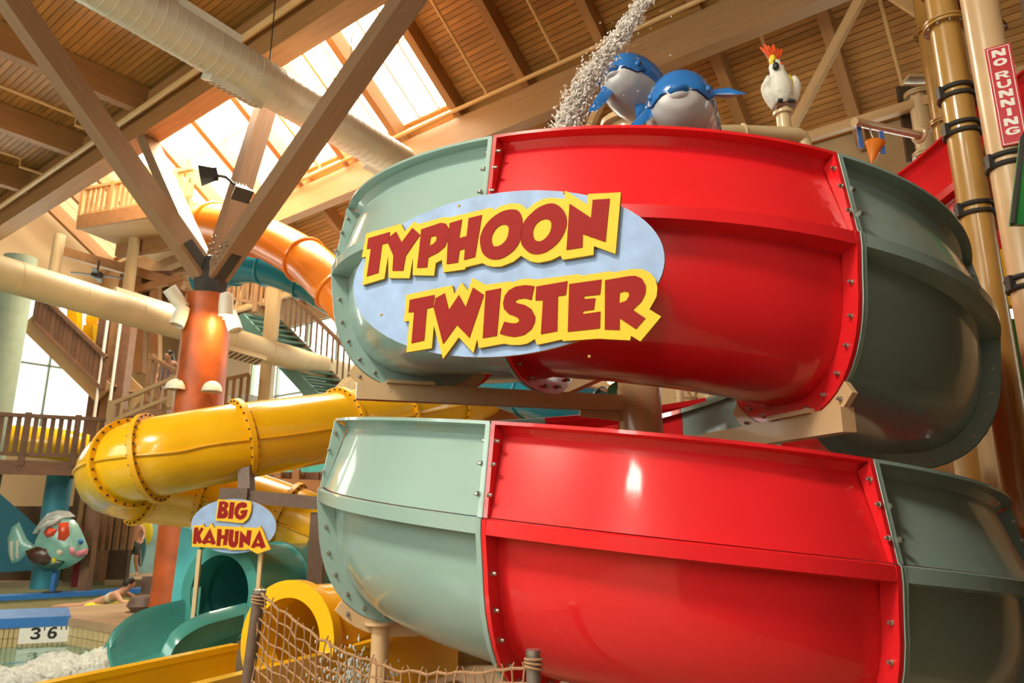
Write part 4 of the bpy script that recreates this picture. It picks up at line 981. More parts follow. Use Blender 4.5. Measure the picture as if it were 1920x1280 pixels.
# upper balcony, top left
bp0, bp1, bp2 = at(150, 410, 21.0), at(345, 478, 19.6), at(120, 480, 25)
bp1.z = bp0.z
bal = thing('upper_balcony', 'cream timber balcony slab high at left under the roof', 'balcony', bp0-Z3*.4)
n_ = Vector((.35, .94, 0))
MB().hexa([bp0-Z3*.35, bp1-Z3*.35, bp1+n_*4-Z3*.35, bp0+n_*4-Z3*.35, bp0, bp1, bp1+n_*4, bp0+n_*4]).build('slab', PALEW, bal, False)
bar('fascia', bp0-Z3*.15-n_*.04, bp1-Z3*.15-n_*.04, .08, .45, RAILW, bal)
bar('under_beam', bp0+n_*1.5-Z3*.55, bp1+n_*1.5-Z3*.55, .25, .4, RAILW, bal); bar('under_beam', bp0+n_*3.5-Z3*.55, bp1+n_*3.5-Z3*.55, .25, .4, RAILW, bal)
railing('pale slatted railing around the upper balcony', [bp0, bp1], 1.0, .2, PALEW, .12)
for x, Y in ((108, 21.6), (250, 21.8)):
    p = at(x, 470, Y); o = MB().tube([Vector((p.x, p.y, bp0.z-3.3)), Vector((p.x, p.y, bp0.z-.3))], .17, 16).build('round_post', CREAMP); tag(o, 'round cream post under the upper balcony, %s' % ('left one' if x < 200 else 'right one by the column'), 'post')
# back-of-balcony boarding with openings (brown band below the balcony)
bb = thing('timber_band', 'brown timber frieze and posts below the upper balcony', 'beam', at(250, 560, 22.5))
bar('band', at(110, 470, 22.5), at(345, 535, 22.5), .3, .3, RAILW, bb)
for x in (236, 262, 292): bar('upright', at(x, 520, 22.6), at(x, 700, 22.6), .28, .28, RAILW, bb, up=Vector((0,1,0)))
bar('band', at(250, 545, 22.4), at(345, 520, 22.4), .2, .22, RAILW, bb)
MB().box(at(270, 560, 23.0), 1.7, .2, 1.9).build('back_board', DECKW, bb, False)
fan = thing('ceiling_fan', 'dark ceiling fan below the upper balcony', 'fan', at(182, 516, 21.5))
c = at(182, 516, 21.5)
MB().lathe([(.03, .5), (.03, .1), (.16, .08), (.18, -.06), (.08, -.1)], c, Z3, 20).build('motor', DARKS, fan)
for k in range(4):
    a = k*math.pi/2+.4; d = Vector((math.cos(a), math.sin(a), 0)); MB().box(c+d*.42, .6, .14, .02, d, Z3.cross(d), Z3).build('blade', DARKS, fan, False)
# railings behind the orange column
railing('timber railing on the landing left of the orange column, by the standing woman', [at(276, 742, 18.8), at(330, 776, 18.6)], 1.05, .16, RAILW, .07)
railing('sloping pale stair rail left of the orange column', [at(205, 800, 17.2), at(320, 752, 17.2)], .55, .22, PALEW, .05)
railing('timber railing on the landing right of the orange column', [at(405, 790, 18.2), at(460, 776, 18.6)], 1.05, .16, RAILW, .08)
ln = thing('stair_landing', 'timber stair landing slab left of the orange column', 'deck', at(300, 790, 18.8))
MB().box(at(300, 782, 19.6), 1.2, 1.8, .18).build('slab', RAILW, ln, False)
# green steel staircase
gs = thing('steel_staircase', 'green steel staircase with timber rail right of the orange column', 'stair', at(620, 770, 18.0))
g0, g1 = at(452, 590, 19.6), at(632, 782, 18.0); wv = Vector((.75, .66, 0))*1.15
for i in range(17):
    p = g0.lerp(g1, i/16); MB().box(p+wv*.5, .30, 1.15, .05, Vector((.66,-.75,0)), Vector((.75,.66,0)), Z3).build('tread', STAIRG, gs, False)
    MB().box(p+wv*.5-Z3*.09+Vector((-.1,.1,0)), .02, 1.15, .12, Vector((.66,-.75,0)), Vector((.75,.66,0)), Z3).build('riser', STAIRG, gs, False)
for q in (Vector(), wv): bar('stringer', g0+q-Z3*.1, g1+q-Z3*.1, .08, .32, STAIRG if q.length == 0 else DECKW, gs)
h0, h1 = g0+wv+Z3*.15, g1+wv+Z3*.15
bar('hand_rail', h0+Z3*.95, h1+Z3*.95, .1, .1, DECKW, gs)
for i in range(19):
    p = h0.lerp(h1, i/18); bar('baluster', p, p+Z3*.95, .05, .05, DECKW, gs, up=Vector((0,1,0)))
railing('timber railing at the head of the green staircase', [at(428, 566, 19.8), at(505, 580, 19.6)], 1.0, .14, RAILW, .08)
pp = at(508, 620, 19.2); o = bar('landing_post', Vector((pp.x, pp.y, 3)), Vector((pp.x, pp.y, at(508, 520, 19.2).z)), .32, .32, PALEW, None, up=Vector((0,1,0))); tag(o, 'pale square post beside the green staircase', 'post')
cl = MB().lathe([(.36, 0), (.36, 8)], Vector((at(2, 700, 17).x, at(2, 700, 17).y, 0)), Z3, 24).build('sage_column', mat('sage_plaster', (.30, .36, .26), .6, vary=.1)); tag(cl, 'sage green round column at the far left edge', 'column')
cl = MB().lathe([(.5, 0), (.5, 5.3)], Vector((at(460, 760, 22).x, at(460, 760, 22).y, 0)), Z3, 24).build('grey_column', mat('grey_plaster', (.30, .31, .28), .6, vary=.1)); tag(cl, 'grey plaster column between orange column and green staircase', 'column')

# orange and blue tube slides behind, top centre
os_ = thing('orange_tube_slide', 'orange tube slide curving down behind the struts', 'water slide', at(500, 440, 17))
pth = spline([at(350, 440, 19), at(390, 418, 18), at(470, 436, 17), at(560, 480, 16), at(620, 530, 15.4), at(690, 610, 15.2)], 6)
MB().tube(pth, .52, 26).build('tube', ORNG, os_)
for i in (7, 13, 19, 25): MB().torus(pth[i], pth[i+1]-pth[i-1], .54, .04, 30, 6).build('flange', ORNG, os_)
bs2 = thing('teal_tube_slide', 'deep teal tube slide below the orange one behind the struts', 'water slide', at(500, 500, 17.5))
pth = spline([at(380, 530, 19.3), at(440, 505, 18.6), at(500, 505, 18.0), at(570, 530, 17.6), at(650, 575, 17.4)], 6)
MB().tube(pth, .42, 24).build('tube', BLUES, bs2)
for i in (6, 12, 18): MB().torus(pth[i], pth[i+1]-pth[i-1], .44, .03, 28, 6).build('flange', BLUES, bs2)
bar('slide_strut', at(560, 530, 16.4), at(640, 495, 15.2), .09, .09, WHITEP, os_)
# thatched hut
th = thing('thatched_hut_roof', 'straw thatched cone roof behind the yellow tube slide', 'roof', at(712, 782, 14.6))
c = at(712, 782, 14.6)
for k in range(4): MB().lathe([(1.3-.28*k, .0+.24*k), (1.08-.28*k, .28+.24*k), (.2, .32+.24*k)], c+Z3*.2, Z3, 40).build('thatch_layer', THATCH, th)
# yellow shell and pipes near the thatch
yf = MB().tube(spline([at(700, 770, 15.0), at(800, 755, 14.9), at(900, 735, 15.0), at(1000, 720, 15.2)], 5), .38, 20).build('yellow_flume', YEL); tag(yf, 'pale yellow flume passing behind the long tan arm', 'water slide')
# ================================================================== YELLOW TUBE SLIDE WITH ITS U-TURN
def tube_slide(root, path, r, mt, fl_idx, fl_r=.07, seam=True):
    o = MB().tube(path, r, 36).build('tube', mt, root)
    for i in fl_idx:
        i = min(max(i, 1), len(path)-2); d = (path[i+1]-path[i-1]).normalized()
        f = MB().lathe([(r, -.035), (r+fl_r, -.035), (r+fl_r, .035), (r, .035)], path[i], d, 40, capend=False).build('flange', YELF if mt is YEL else mt, root)
        x = d.cross(Z3).normalized(); y = d.cross(x)
        bb = MB()
        for k in range(28):
            a = 2*math.pi*k/28; q = path[i]+(x*math.cos(a)+y*math.sin(a))*(r+fl_r*.55)
            for s in (-1, 1): bb.lathe([(.014, 0), (.014, .02)], q+d*.035*s, d*s, 6)
        b = bb.build('flange_bolts', DARKS, f); b['kind'] = 'stuff'
    if seam:
        mb = MB()
        for sg_ in (-1,):
            pts = []
            for i, p in enumerate(path):
                d = (path[min(i+1, len(path)-1)]-path[max(i-1, 0)]).normalized(); x = d.cross(Z3).normalized()
                x = x if x.y < 0 else -x
                pts.append(p+x*(r+.005)-Z3*.02)
        MB().tube(pts, .022, 6).build('seam_flange', YELF if mt is YEL else mt, root)
ys_ = thing('yellow_tube_slide', 'yellow tube slide making a U-turn above the BIG KAHUNA sign', 'water slide', at(230, 950, 10.5))
YP = spline([at(900, 735, 14.4), at(835, 760, 13.4), at(740, 780, 12.4), at(640, 797, 11.5), at(545, 812, 10.8), at(450, 827, 10.25), at(360, 843, 9.95), at(285, 858, 9.75), at(238, 872, 9.95), at(222, 890, 10.5), at(252, 906, 11.1), at(310, 916, 11.4), at(400, 932, 11.5), at(500, 962, 11.5), at(600, 1000, 11.5)], 6)
tube_slide(ys_, YP, .54, YEL, (6, 12, 18, 30, 42, 46, 62, 72, 80))
# its T-shaped support with beam
sp2 = thing('slide_support_beam', 'grey brown steel beam and bracket carrying the yellow tube slide', 'beam', at(500, 945, 9.6))
bar('beam', at(415, 926, 9.9), at(620, 945, 9.9), .16, .17, BROWNP, sp2)
bar('stem', at(462, 932, 9.9), at(462, 880, 10.0), .16, .2, BROWNP, sp2, up=Vector((0,1,0)))
MB().box(at(440, 928, 9.8), .35, .06, .18).build('bracket_plate', BROWNP, sp2, False)
pz = at(600, 960, 10.0); bar('leg', Vector((pz.x, pz.y, 0)), pz, .2, .2, BROWNP, sp2, up=Vector((0,1,0)))
# ================================================================== BIG KAHUNA SIGN
KN = Vector((-.14, -.99, 0)).normalized(); KO = at(438, 986, 9.0)
ks = thing('slide_name_sign', 'oval blue sign reading BIG KAHUNA hanging above the teal tube mouth', 'sign', KO-Z3*.35)
KE = [(438+80*math.cos(2*math.pi*k/48), 986+51*math.sin(2*math.pi*k/48)) for k in range(48)]
KB1 = c5([(625,145),(1180,180),(1205,230),(1195,350),(1150,470),(1060,550),(960,550),(860,535),(585,510),(610,300)])
KB2 = c5([(200,590),(350,590),(372,556),(402,620),(455,622),(515,550),(570,640),(600,600),(985,622),(1010,595),(1050,625),(1270,630),(1300,640),(1350,600),(1400,680),(1440,790),(1530,1000),(1300,1080),(1160,1000),(1110,1010),(840,1015),(780,985),(180,955)])
KL1 = [('letter', [c5([(650,180),(740,175),(800,205),(805,260),(770,310),(800,360),(790,430),(740,470),(610,470)]), c5([(705,230),(735,235),(735,265),(700,275)]), c5([(695,350),(725,350),(725,385),(690,395)])]),
       ('letter', [c5([(835,190),(915,195),(880,475),(800,475)])]),
       ('letter', [c5([(1130,265),(1060,300),(1040,275),(1000,300),(970,370),(985,410),(1020,420),(1050,385),(1010,385),(1015,335),(1140,320),(1110,430),(1060,480),(1000,495),(940,465),(905,390),(920,290),(965,220),(1040,190),(1110,205)])])]
KL2 = [('letter', [c5([(220,630),(290,620),(285,700),(345,620),(380,650),(315,760),(355,880),(300,905),(262,850),(255,910),(195,905)])]),
       ('letter', [c5([(490,640),(590,900),(530,925),(500,890),(430,890),(400,920),(345,885)]), c5([(480,790),(500,850),(450,850)])]),
       ('letter', [c5([(620,650),(690,655),(685,760),(740,755),(750,655),(820,660),(775,930),(710,930),(725,820),(680,820),(665,945),(600,940)])]),
       ('letter', [c5([(830,660),(900,665),(880,830),(885,880),(910,870),(920,690),(985,680),(970,890),(930,960),(870,970),(815,930),(800,850)])]),
       ('letter', [c5([(1010,680),(1110,790),(1130,670),(1205,680),(1170,945),(1060,870),(1055,970),(985,970)])]),
       ('letter', [c5([(1340,670),(1445,960),(1370,990),(1340,950),(1270,955),(1250,985),(1190,965)]), c5([(1315,820),(1340,895),(1285,895)])])]
make_sign(ks, KO, KN, [(KB1, KL1), (KB2, KL2)], KE, .025)
for x in (375, 490):
    p = at(x, 1030, 9.05); q = Vector((p.x, p.y, .3)); bar('post', q, p, .045, .045, CREAMP, ks, up=Vector((0,1,0)))
# ================================================================== SLIDE MOUTHS
def mouth(name, label, back, front, r, mt, rim, trough_to, wall_h, thick=.10):
    t = thing(name, label, 'water slide', front-Z3*r)
    d = (front-back).normalized(); L = (front-back).length
    MB().lathe([(r, 0), (r, L-.02), (r-.04, L-.02), (r-.04, .05)], back, d, 44, capend=False).build('tube', mt, t)
    MB().lathe([(r-.02, L-.12), (r+rim, L-.12), (r+rim, L), (r-thick, L), (r-thick, L-.3)], back, d, 48, capend=False).build('mouth_rim', mt, t)
    MB().lathe([(r-.03, .02), (r-.03, .04)], back, d, 44).build('tube_end', mt, t)
    MB().lathe([(r+.001, L*.62-.04), (r+rim*.7, L*.62-.04), (r+rim*.7, L*.62+.04), (r+.001, L*.62+.04)], back, d, 44, capend=False).build('flange', mt, t)
    return t, d
tb, tf = at(655, 1082, 11.9), at(410, 1113, 9.35)
tt, td = mouth('teal_tube_mouth', 'deep teal tube slide mouth with open run-out below the BIG KAHUNA sign', tb, tf, .56, TEALD, .05, None, 0)
# flared teal run-out
def trough(root, p0, p1, halfw, h0, h1, mt, floor_drop=.0, curl=.12):
    d = (p1-p0); d.z = 0; d.normalize(); sd = d.cross(Z3)
    prof = lambda h: [(-halfw-curl, h), (-halfw-curl*.3, h+.05), (-halfw, h-.03), (-halfw, .25), (-halfw*.7, .06), (0, 0), (halfw*.7, .06), (halfw, .25), (halfw, h-.03), (halfw+curl*.3, h+.05), (halfw+curl, h)]
    n = 12; vs = []; fs = []; m = 22
    for i in range(n+1):
        f = i/n; p = p0.lerp(p1, f); h = (h0+(h1-h0)*f)*(1 if f < .5 else .5+.5*math.sqrt(max(0, 1-((f-.5)/.5)**2)))
        a = prof(h); vs += [p+sd*x+Z3*z for x, z in a]+[p+sd*(x*(1+.07))+Z3*(z-.05) for x, z in reversed(a)]
    for i in range(n):
        for j in range(m): j2 = (j+1) % m; fs.append((i*m+j, (i+1)*m+j, (i+1)*m+j2, i*m+j2))
    fs += [tuple(range(m)), tuple(n*m+j for j in reversed(range(m)))]
    return MB().add(vs, fs).build('run_out', mt, root, True, 40, fix=True)
q0 = tf-Z3*.58; tdh = Vector((td.x-.25, td.y, 0)).normalized(); q1 = q0+tdh*1.0-Z3*.22
trough(tt, q0, q1, .50, .46, .56, TEALD)
bar('strut', at(372, 1100, 9.6), Vector((at(372,1100,9.6).x, 9.6, 0)), .12, .12, TEALD, tt, up=Vector((0,1,0)))
yb0, yb1 = at(830, 1158, 9.9), at(536, 1203, 7.2)
yt, ydv = mouth('yellow_tube_mouth', 'yellow tube slide mouth with wide rim, left of the post under the slide', yb0, yb1, .50, YEL, .05, None, 0, .11)
yq = Vector((ydv.x, ydv.y, 0)).normalized()
# straight walled yellow run-out channel
chn = thing('yellow_run_out_channel', 'straight yellow splash-down channel running toward the lower left', 'water slide', yb1-Z3*.6)
def wallpiece(name, a, b, th, drop):
    a, b = Vector(a), Vector(b); d = (b-a); d.z = 0; d.normalize(); sd = d.cross(Z3); n = sd*th
    o = MB().hexa([a-Z3*drop, b-Z3*drop, b+n-Z3*drop, a+n-Z3*drop, a, b, b+n, a+n]).build(name, YEL, chn, False)
    bar('top_lip', a+n*.5, b+n*.5, th*1.8, .05, YEL, chn); return o
wallpiece('channel_wall', at(445, 1212, 7.25), at(40, 1296, 5.6), .06, 1.0)
wallpiece('channel_wall', at(615, 1228, 6.95), at(330, 1300, 5.1), .06, 1.0)
wallpiece('channel_wall', at(860, 1164, 8.4), at(612, 1228, 6.97), .06, .5)
# teal panels
for x0, x1, y0, y1, Y, lb in ((318, 362, 988, 1128, 10.4, 'turquoise flat panel standing between orange column and BIG KAHUNA sign'), (572, 660, 985, 1110, 10.9, 'turquoise flat panel behind the left end of the lower slide turn')):
    a, b = at(x0, y1, Y), at(x1, y1, Y); h = at(x0, y0, Y).z
    o = MB().prism([[(0,0),(b.x-a.x,0),(b.x-a.x+.02,h-.05),(.05,h-.0)]], Vector((a.x, Y, 0)), Vector((1,0,0)), Z3, Vector((0,1,0)), .25).build('turquoise_panel', TURQ, None, False); tag(o, lb, 'panel')
# wood hut behind
hut = thing('timber_hut_wall', 'brown vertical boarded hut wall behind the BIG KAHUNA sign', 'wall', at(545, 1060, 13))
for k in range(16):
    x = 440+k*14; a = at(x, 1075, 13.2); zt = at(x, 885, 13.2).z
    MB().box(Vector((a.x, 13.2+(k % 2)*.03, zt/2)), .125, .05, zt).build('board', DECKW, hut, False)
bar('frame_post', at(522, 1000, 13.0), at(522, 880, 13.0), .12, .12, RAILW, hut, up=Vector((0,1,0))); bar('frame_post', at(556, 1000, 13.0), at(556, 880, 13.0), .12, .12, RAILW, hut, up=Vector((0,1,0)))
bar('frame_rail', at(500, 912, 13.0), at(640, 918, 13.0), .1, .3, RAILW, hut)
bn = bar('aqua_banner', at(440, 893, 13.6), at(640, 893, 13.6), .06, .5, mat('aqua_fabric', (.08, .50, .48), .6, vary=.2)); tag(bn, 'aqua banner strip above the boarded hut wall', 'banner')

# ================================================================== POOL
o = slab([H(S0+.1,-8,0), Vector((-1.9,-4,0)), Vector((-1.9, 8.9, 0)), Vector((-5.0, 12.3, 0)), far_r, far_l], -.44, -.42).build('pool_water', None or WATER, None, False); tag(o, 'rippled green pool water with sparkles at lower left', 'water', kind='stuff')
# peninsula with blue coping
pe = [atz(-200, 1150, 0), atz(60, 1142, 0), atz(250, 1128, 0), atz(330, 1128, 0), atz(330, 1192, 0), atz(275, 1180, 0), atz(133, 1158, 0), atz(-200, 1172, 0)]
pn = thing('pool_peninsula', 'tan deck peninsula with blue coping and depth mark 3 ft 6', 'pool edge', Vector((pe[5].x, pe[5].y, -.4)))
slab([pe[0], pe[1], pe[2], pe[3], pe[4], pe[5], pe[6], pe[7]], -1.6, -.005).build('deck', DECKT, pn, False)
def face_strip(name, a, b, z0, z1, th, mt, parent):
    d = (b-a).normalized(); n = d.cross(Z3); n = n if n.y < 0 else -n
    return MB().box((a+b)/2+n*th/2+Z3*((z0+z1)/2), (b-a).length, th, z1-z0, d, n, Z3).build(name, mt, parent, False)
zz = Vector((0,0,0))
slab([pe[7], pe[6], atz(128, 1140, 0), atz(40, 1143, 0), pe[0]], -.01, .02).build('blue_deck', mat('blue_deck_paint', (.10, .20, .45), .4, vary=.25, vscale=3), pn, False)
face_strip('blue_coping', pe[7], pe[6], -.12, .035, .05, POOLB, pn)
face_strip('tan_coping', pe[6], pe[5], -.12, .01, .05, DECKT, pn); face_strip('tan_coping', pe[5], pe[4], -.12, .01, .05, DECKT, pn)
# tile course on the pool wall
me_t = {}
for a, b, nt_ in ((pe[7], pe[6], 34), (pe[6], pe[5], 14)):
    d = (b-a).normalized(); n = d.cross(Z3); n = n if n.y < 0 else -n; L = (b-a).length/nt_
    for i in range(nt_):
        for j in range(2):
            k = round(L, 4)
            if k not in me_t: me_t[k] = MB().box((0,0,0), L-.012, .02, .155).mesh('tile', TILE, Vector(), False)
            inst('tile', me_t[k], frame(a+d*(L*(i+.5))+n*.012+Z3*(-.205-.165*j), d, n, Z3), pn)
a, b = pe[7], pe[6]; d = (b-a).normalized(); n = d.cross(Z3); n = n if n.y < 0 else -n
mk = atpl(88, 1186, a+n*.03, n)
pl = MB().box(mk, .82, .012, .32, d, n, Z3).build('depth_plate', NWHITE, pn, False)
G2 = {'3': [[(0,.85),(.2,1),(.7,1),(.95,.82),(.95,.65),(.75,.52),(.98,.38),(.98,.16),(.75,0),(.2,0),(0,.15),(.1,.3),(.3,.2),(.62,.2),(.70,.3),(.62,.42),(.35,.44),(.35,.6),(.62,.62),(.68,.7),(.62,.8),(.3,.8),(.1,.7)]],
      '6': [[(.9,.95),(.6,1),(.25,.9),(.03,.6),(.02,.25),(.25,0),(.7,0),(.95,.2),(.95,.45),(.7,.62),(.35,.6),(.42,.76),(.65,.82),(.88,.78)], [(.3,.25),(.3,.4),(.5,.45),(.68,.35),(.62,.2),(.45,.17)]],
      "'": [[(.3,.7),(.6,.7),(.65,1),(.25,1)]]}
xx = -.24
for ch, w in (('3', .15), ("'", .05), ('6', .15), ("'", .05), ("'", .05)):
    MB().prism([[(xx+px_*(w if ch != "'" else .05), -.095+py_*.19) for px_, py_ in lp] for lp in G2[ch]], mk+n*.007, d, Z3, n, .004).build('numeral', BLACKP, pl, False)
    xx += w+.025
# far wall of the channel with blue coping
ba, bb_ = atz(-200, 1128, 0), atz(290, 1102, 0)
bw = thing('blue_pool_wall', 'low tiled pool wall with blue coping behind the channel', 'pool edge', Vector((ba.x, ba.y, -.4)))
dq = (bb_-ba).normalized(); nq = dq.cross(Z3)
MB().box((ba+bb_)/2-Z3*.8, (bb_-ba).length, .30, 1.5, dq, nq, Z3).build('wall', TILE, bw, False)
MB().box((ba+bb_)/2-Z3*.03, (bb_-ba).length, .5, .10, dq, nq, Z3).build('blue_coping', POOLB, bw, False)
face_strip('far_tile_wall', far_l, far_r, -.5, -.12, .03, TILE, bw); face_strip('far_coping', far_l, far_r, -.12, .02, .06, DECKT, bw)
# churned foam
from mathutils import noise as NZ_
rf = random.Random(5)
fo = MB(); nx_, ny_ = 150, 70
def foam_h(px, py):
    top = 1236-.115*px+ (8*math.sin(px*.05)); d = (py-top)/22          # edge of the foam towards the calm water
    p = atz(px, py, -.42); m = max(0, min(1, d))
    hump = .34*math.exp(-((px-325)/75)**2-((py-1216)/22)**2)+.14*math.exp(-((px-180)/80)**2-((py-1240)/26)**2)
    f = NZ_.fractal(Vector((p.x*2.6, p.y*2.6, 1.7)), .9, 2.1, 6); g = NZ_.fractal(Vector((p.x*9, p.y*9, 4.1)), .8, 2.2, 4)
    return p, -.42-.03*(1-m)+m*(.025+.09*abs(f)+.03*g)+hump*m*(1+.45*f+.30*g)
for a in range(ny_+1):
    for b in range(nx_+1):
        p, z = foam_h(-60+460*b/nx_, 1186+130*a/ny_); fo.v.append(Vector((p.x, p.y, z)))
for a in range(ny_):
    for b in range(nx_):
        k = a*(nx_+1)+b; fo.f.append([k, k+nx_+1, k+nx_+2, k+1]); fo.m.append(0)
for k in range(260):
    p, z = foam_h(rf.gauss(300, 60), rf.gauss(1210, 9)); r = rf.uniform(.006, .016); fo.ball(Vector((p.x, p.y, z+abs(rf.gauss(0, .13)))), r, nu=6, nv=4)
o = fo.build('splash_foam', FOAM); tag(o, 'churned white foam where the slides empty into the pool', 'water', kind='stuff')
# ================================================================== FISH SCULPTURE
FY = 17.4; fc = at(112, 1014, FY)
fs_ = thing('fish_sculpture', 'painted fish sculpture with red patches on a blue post', 'sculpture', Vector((fc.x, fc.y, 0)))
Fp = lambda x, y: at(x, y, FY)
AQ = mat('fish_aqua_paint', (.22, .46, .40), .3, vary=.2, vscale=4, coat=.5)
FG = mat('fish_dark_green_paint', (.02, .07, .05), .3, coat=.4); FGR = mat('fish_silver_paint', (.42, .43, .40), .3, vary=.3, vscale=6, coat=.4); FRD = mat('fish_red_paint', (.65, .06, .02), .3, coat=.4); FBR = mat('fish_brown_paint', (.07, .025, .012), .3, coat=.4); FPK = mat('fish_pink_paint', (.65, .22, .28), .4); FCR = mat('fish_cream_paint', (.65, .58, .45), .5)
def lens(name, outline, dep, mt, parent, yoff=0.0, lay=5):
    P = [Fp(x, y) for x, y in outline]; n = len(P); c = sum(P, Vector())/n; mb = MB(); vs = []; fs = []
    for s in (-1, 1):
        for k in range(lay):
            f = 1-k/lay; h = dep*math.sqrt(max(0, 1-f*f))
            vs += [c+(p-c)*f+Vector((0, s*h+yoff, 0)) for p in P]
        vs.append(c+Vector((0, s*dep+yoff, 0)))
    M = n*lay+1
    for si in (0, 1):
        for k in range(lay-1):
            for j in range(n):
                j2 = (j+1) % n; fs.append((si*M+k*n+j, si*M+k*n+j2, si*M+(k+1)*n+j2, si*M+(k+1)*n+j))
        for j in range(n): fs.append((si*M+(lay-1)*n+j, si*M+(lay-1)*n+(j+1) % n, si*M+n*lay))
    return mb.add(vs, fs).build(name, mt, parent, True, 60, fix=True)
bodyO = [(62, 1030), (70, 1005), (84, 985), (102, 972), (122, 968), (140, 975), (152, 993), (160, 1012), (166, 1030), (158, 1044), (142, 1056), (120, 1066), (98, 1069), (80, 1060), (66, 1046)]
lens('body', smooth_loop(bodyO, 2), .30, AQ, fs_)
lens('tail', [(66, 1024), (50, 1010), (36, 978), (22, 988), (14, 1010), (16, 1040), (22, 1056), (36, 1052), (50, 1038), (66, 1040)], .08, AQ, fs_)
lens('back_fin', [(60, 1000), (72, 982), (88, 963), (108, 956), (130, 958), (142, 968), (120, 966), (100, 972), (84, 984), (70, 1000)], .10, FGR, fs_)
for nm, ol, d_, m_, yo in (('red_patch', [(95, 1000), (106, 988), (120, 992), (116, 1004), (102, 1008)], .10, FRD, -.26), ('red_patch', [(122, 980), (140, 978), (142, 1000), (134, 1016), (120, 1014), (122, 1000)], .10, FRD, -.24), ('dark_patch', [(60, 1032), (80, 1024), (106, 1024), (110, 1046), (98, 1058), (78, 1056), (66, 1046)], .08, FBR, -.25), ('green_patch', [(66, 1048), (90, 1062), (120, 1046), (132, 1052), (118, 1066), (96, 1070), (76, 1060)], .10, FG, -.20), ('silver_patch', [(84, 990), (100, 976), (128, 970), (118, 984), (100, 990), (92, 1004)], .10, FGR, -.20), ('pale_spot', smooth_loop([(118, 1034), (124, 1028), (131, 1033), (126, 1041)], 3), .06, FCR, -.27), ('yellow_spot', [(111, 1045), (117, 1043), (119, 1052), (113, 1056)], .06, FYEL, -.26), ('lips', [(142, 1034), (154, 1030), (168, 1028), (168, 1038), (156, 1044), (146, 1044)], .12, FPK, -.08), ('pink_patch', [(140, 1022), (148, 1024), (152, 1034), (146, 1042), (140, 1034)], .08, FPK, -.2), ('eye', smooth_loop([(153, 1012), (158, 1009), (161, 1015), (156, 1020)], 3), .08, POOLB, -.12), ('tail_stripe', [(22, 1012), (28, 1010), (28, 1050), (23, 1050)], .05, FCR, -.05), ('tail_stripe', [(34, 1008), (40, 1006), (38, 1046), (33, 1048)], .05, FCR, -.05)):
    lens(nm, ol, d_, m_, fs_, yo, 3)
fb = Fp(98, 1108); ft = Fp(104, 1066)
bar('post', Vector((fb.x, FY, 0)), Vector((ft.x, FY, ft.z)), .09, .09, POOLB, fs_, up=Vector((0,1,0))); MB().box(Vector((fb.x, FY, .02)), .3, .24, .05).build('base_plate', DARKS, fs_, False)
# blue column, blue sheet and murals behind the fish
p = at(107, 930, 18.6); o = MB().lathe([(.30, 0), (.29, 3.0)], Vector((p.x, p.y, 0)), Z3, 24).build('blue_column', mat('blue_sprayed_plaster', (.05, .30, .42), .5, vary=.5, vscale=1.2)); tag(o, 'blue sprayed round column behind the fish sculpture', 'column')
o = MB().add([at(0, 925, 19.6), at(68, 985, 19.2), at(70, 1068, 19.2), at(-30, 1075, 19.6), at(0, 925, 19.9), at(68, 985, 19.5), at(70, 1068, 19.5), at(-30, 1075, 19.9)], [(3,2,1,0),(4,5,6,7),(0,1,5,4),(1,2,6,5),(2,3,7,6),(3,0,4,7)]).build('blue_play_slope', mat('muted_blue_panel', (.04, .20, .30), .5), None, False); tag(o, 'muted blue sloping slab behind the fish tail', 'panel')
mr = thing('mural_wall', 'pale aqua painted mural wall behind the standing swimmer', 'wall', at(240, 1080, 23.6))
MB().box(at(235, 1020, 23.7), 2.4, .12, 2.6).build('panel', MURAL, mr, False)
o = MB().box(Vector((at(95, 1000, 21).x, 21, 1.0)), 4.6, .2, 2.0).build('dark_plinth', BOXD, None, False); tag(o, 'dark timber plinth wall under the raised deck', 'wall')
for k, x in enumerate((148, 168)):
    q = at(x, 1050, 18.9); o = MB().box(Vector((q.x, 18.9, .75)), .20, .06, 1.5).build('red_banner', mat('crimson_fabric', (.28, .02, .03), .8), None, False); tag(o, 'narrow crimson banner beside the timber pillars, %s' % ('left one' if k == 0 else 'right one'), 'banner')
lf = thing('leaf_board', 'blue leaf shaped body board held by the standing swimmer', 'board', at(264, 1058, 22.6))
LF = smooth_loop([(264, 986), (272, 1005), (275, 1025), (270, 1048), (264, 1062), (256, 1046), (253, 1025), (256, 1003)], 3)
P = [at(x, y, 22.55) for x, y in LF]; MB().prism([[(q.x, q.z) for q in P][::-1]], Vector((0, 22.55, 0)), Vector((1,0,0)), Z3, Vector((0,-1,0)), .05).build('board', mat('leaf_blue_paint', (.08, .26, .32), .5, vary=.2), lf, False)
bar('midrib', at(264, 990, 22.48), at(264, 1058, 22.48), .02, .02, FCR, lf, up=Vector((0,1,0)))
o = MB().ball(at(272, 1000, 22.9), .24, .06, .40).build('yellow_body_board', FYEL); tag(o, 'yellow body board leaning behind the blue leaf board', 'board')
bkt = thing('dark_bin', 'small dark bin and stone at the foot of the orange column', 'bin', atz(275, 1140, 0))
MB().box(atz(277, 1122, 0)+Z3*.24, .24, .22, .44).build('box', BROWNP, bkt, False); MB().lathe([(.22, 0), (.31, .1), (.25, .25), (.14, .28)], atz(270, 1145, 0), Z3, 14).build('stone', BROWNP, bkt)

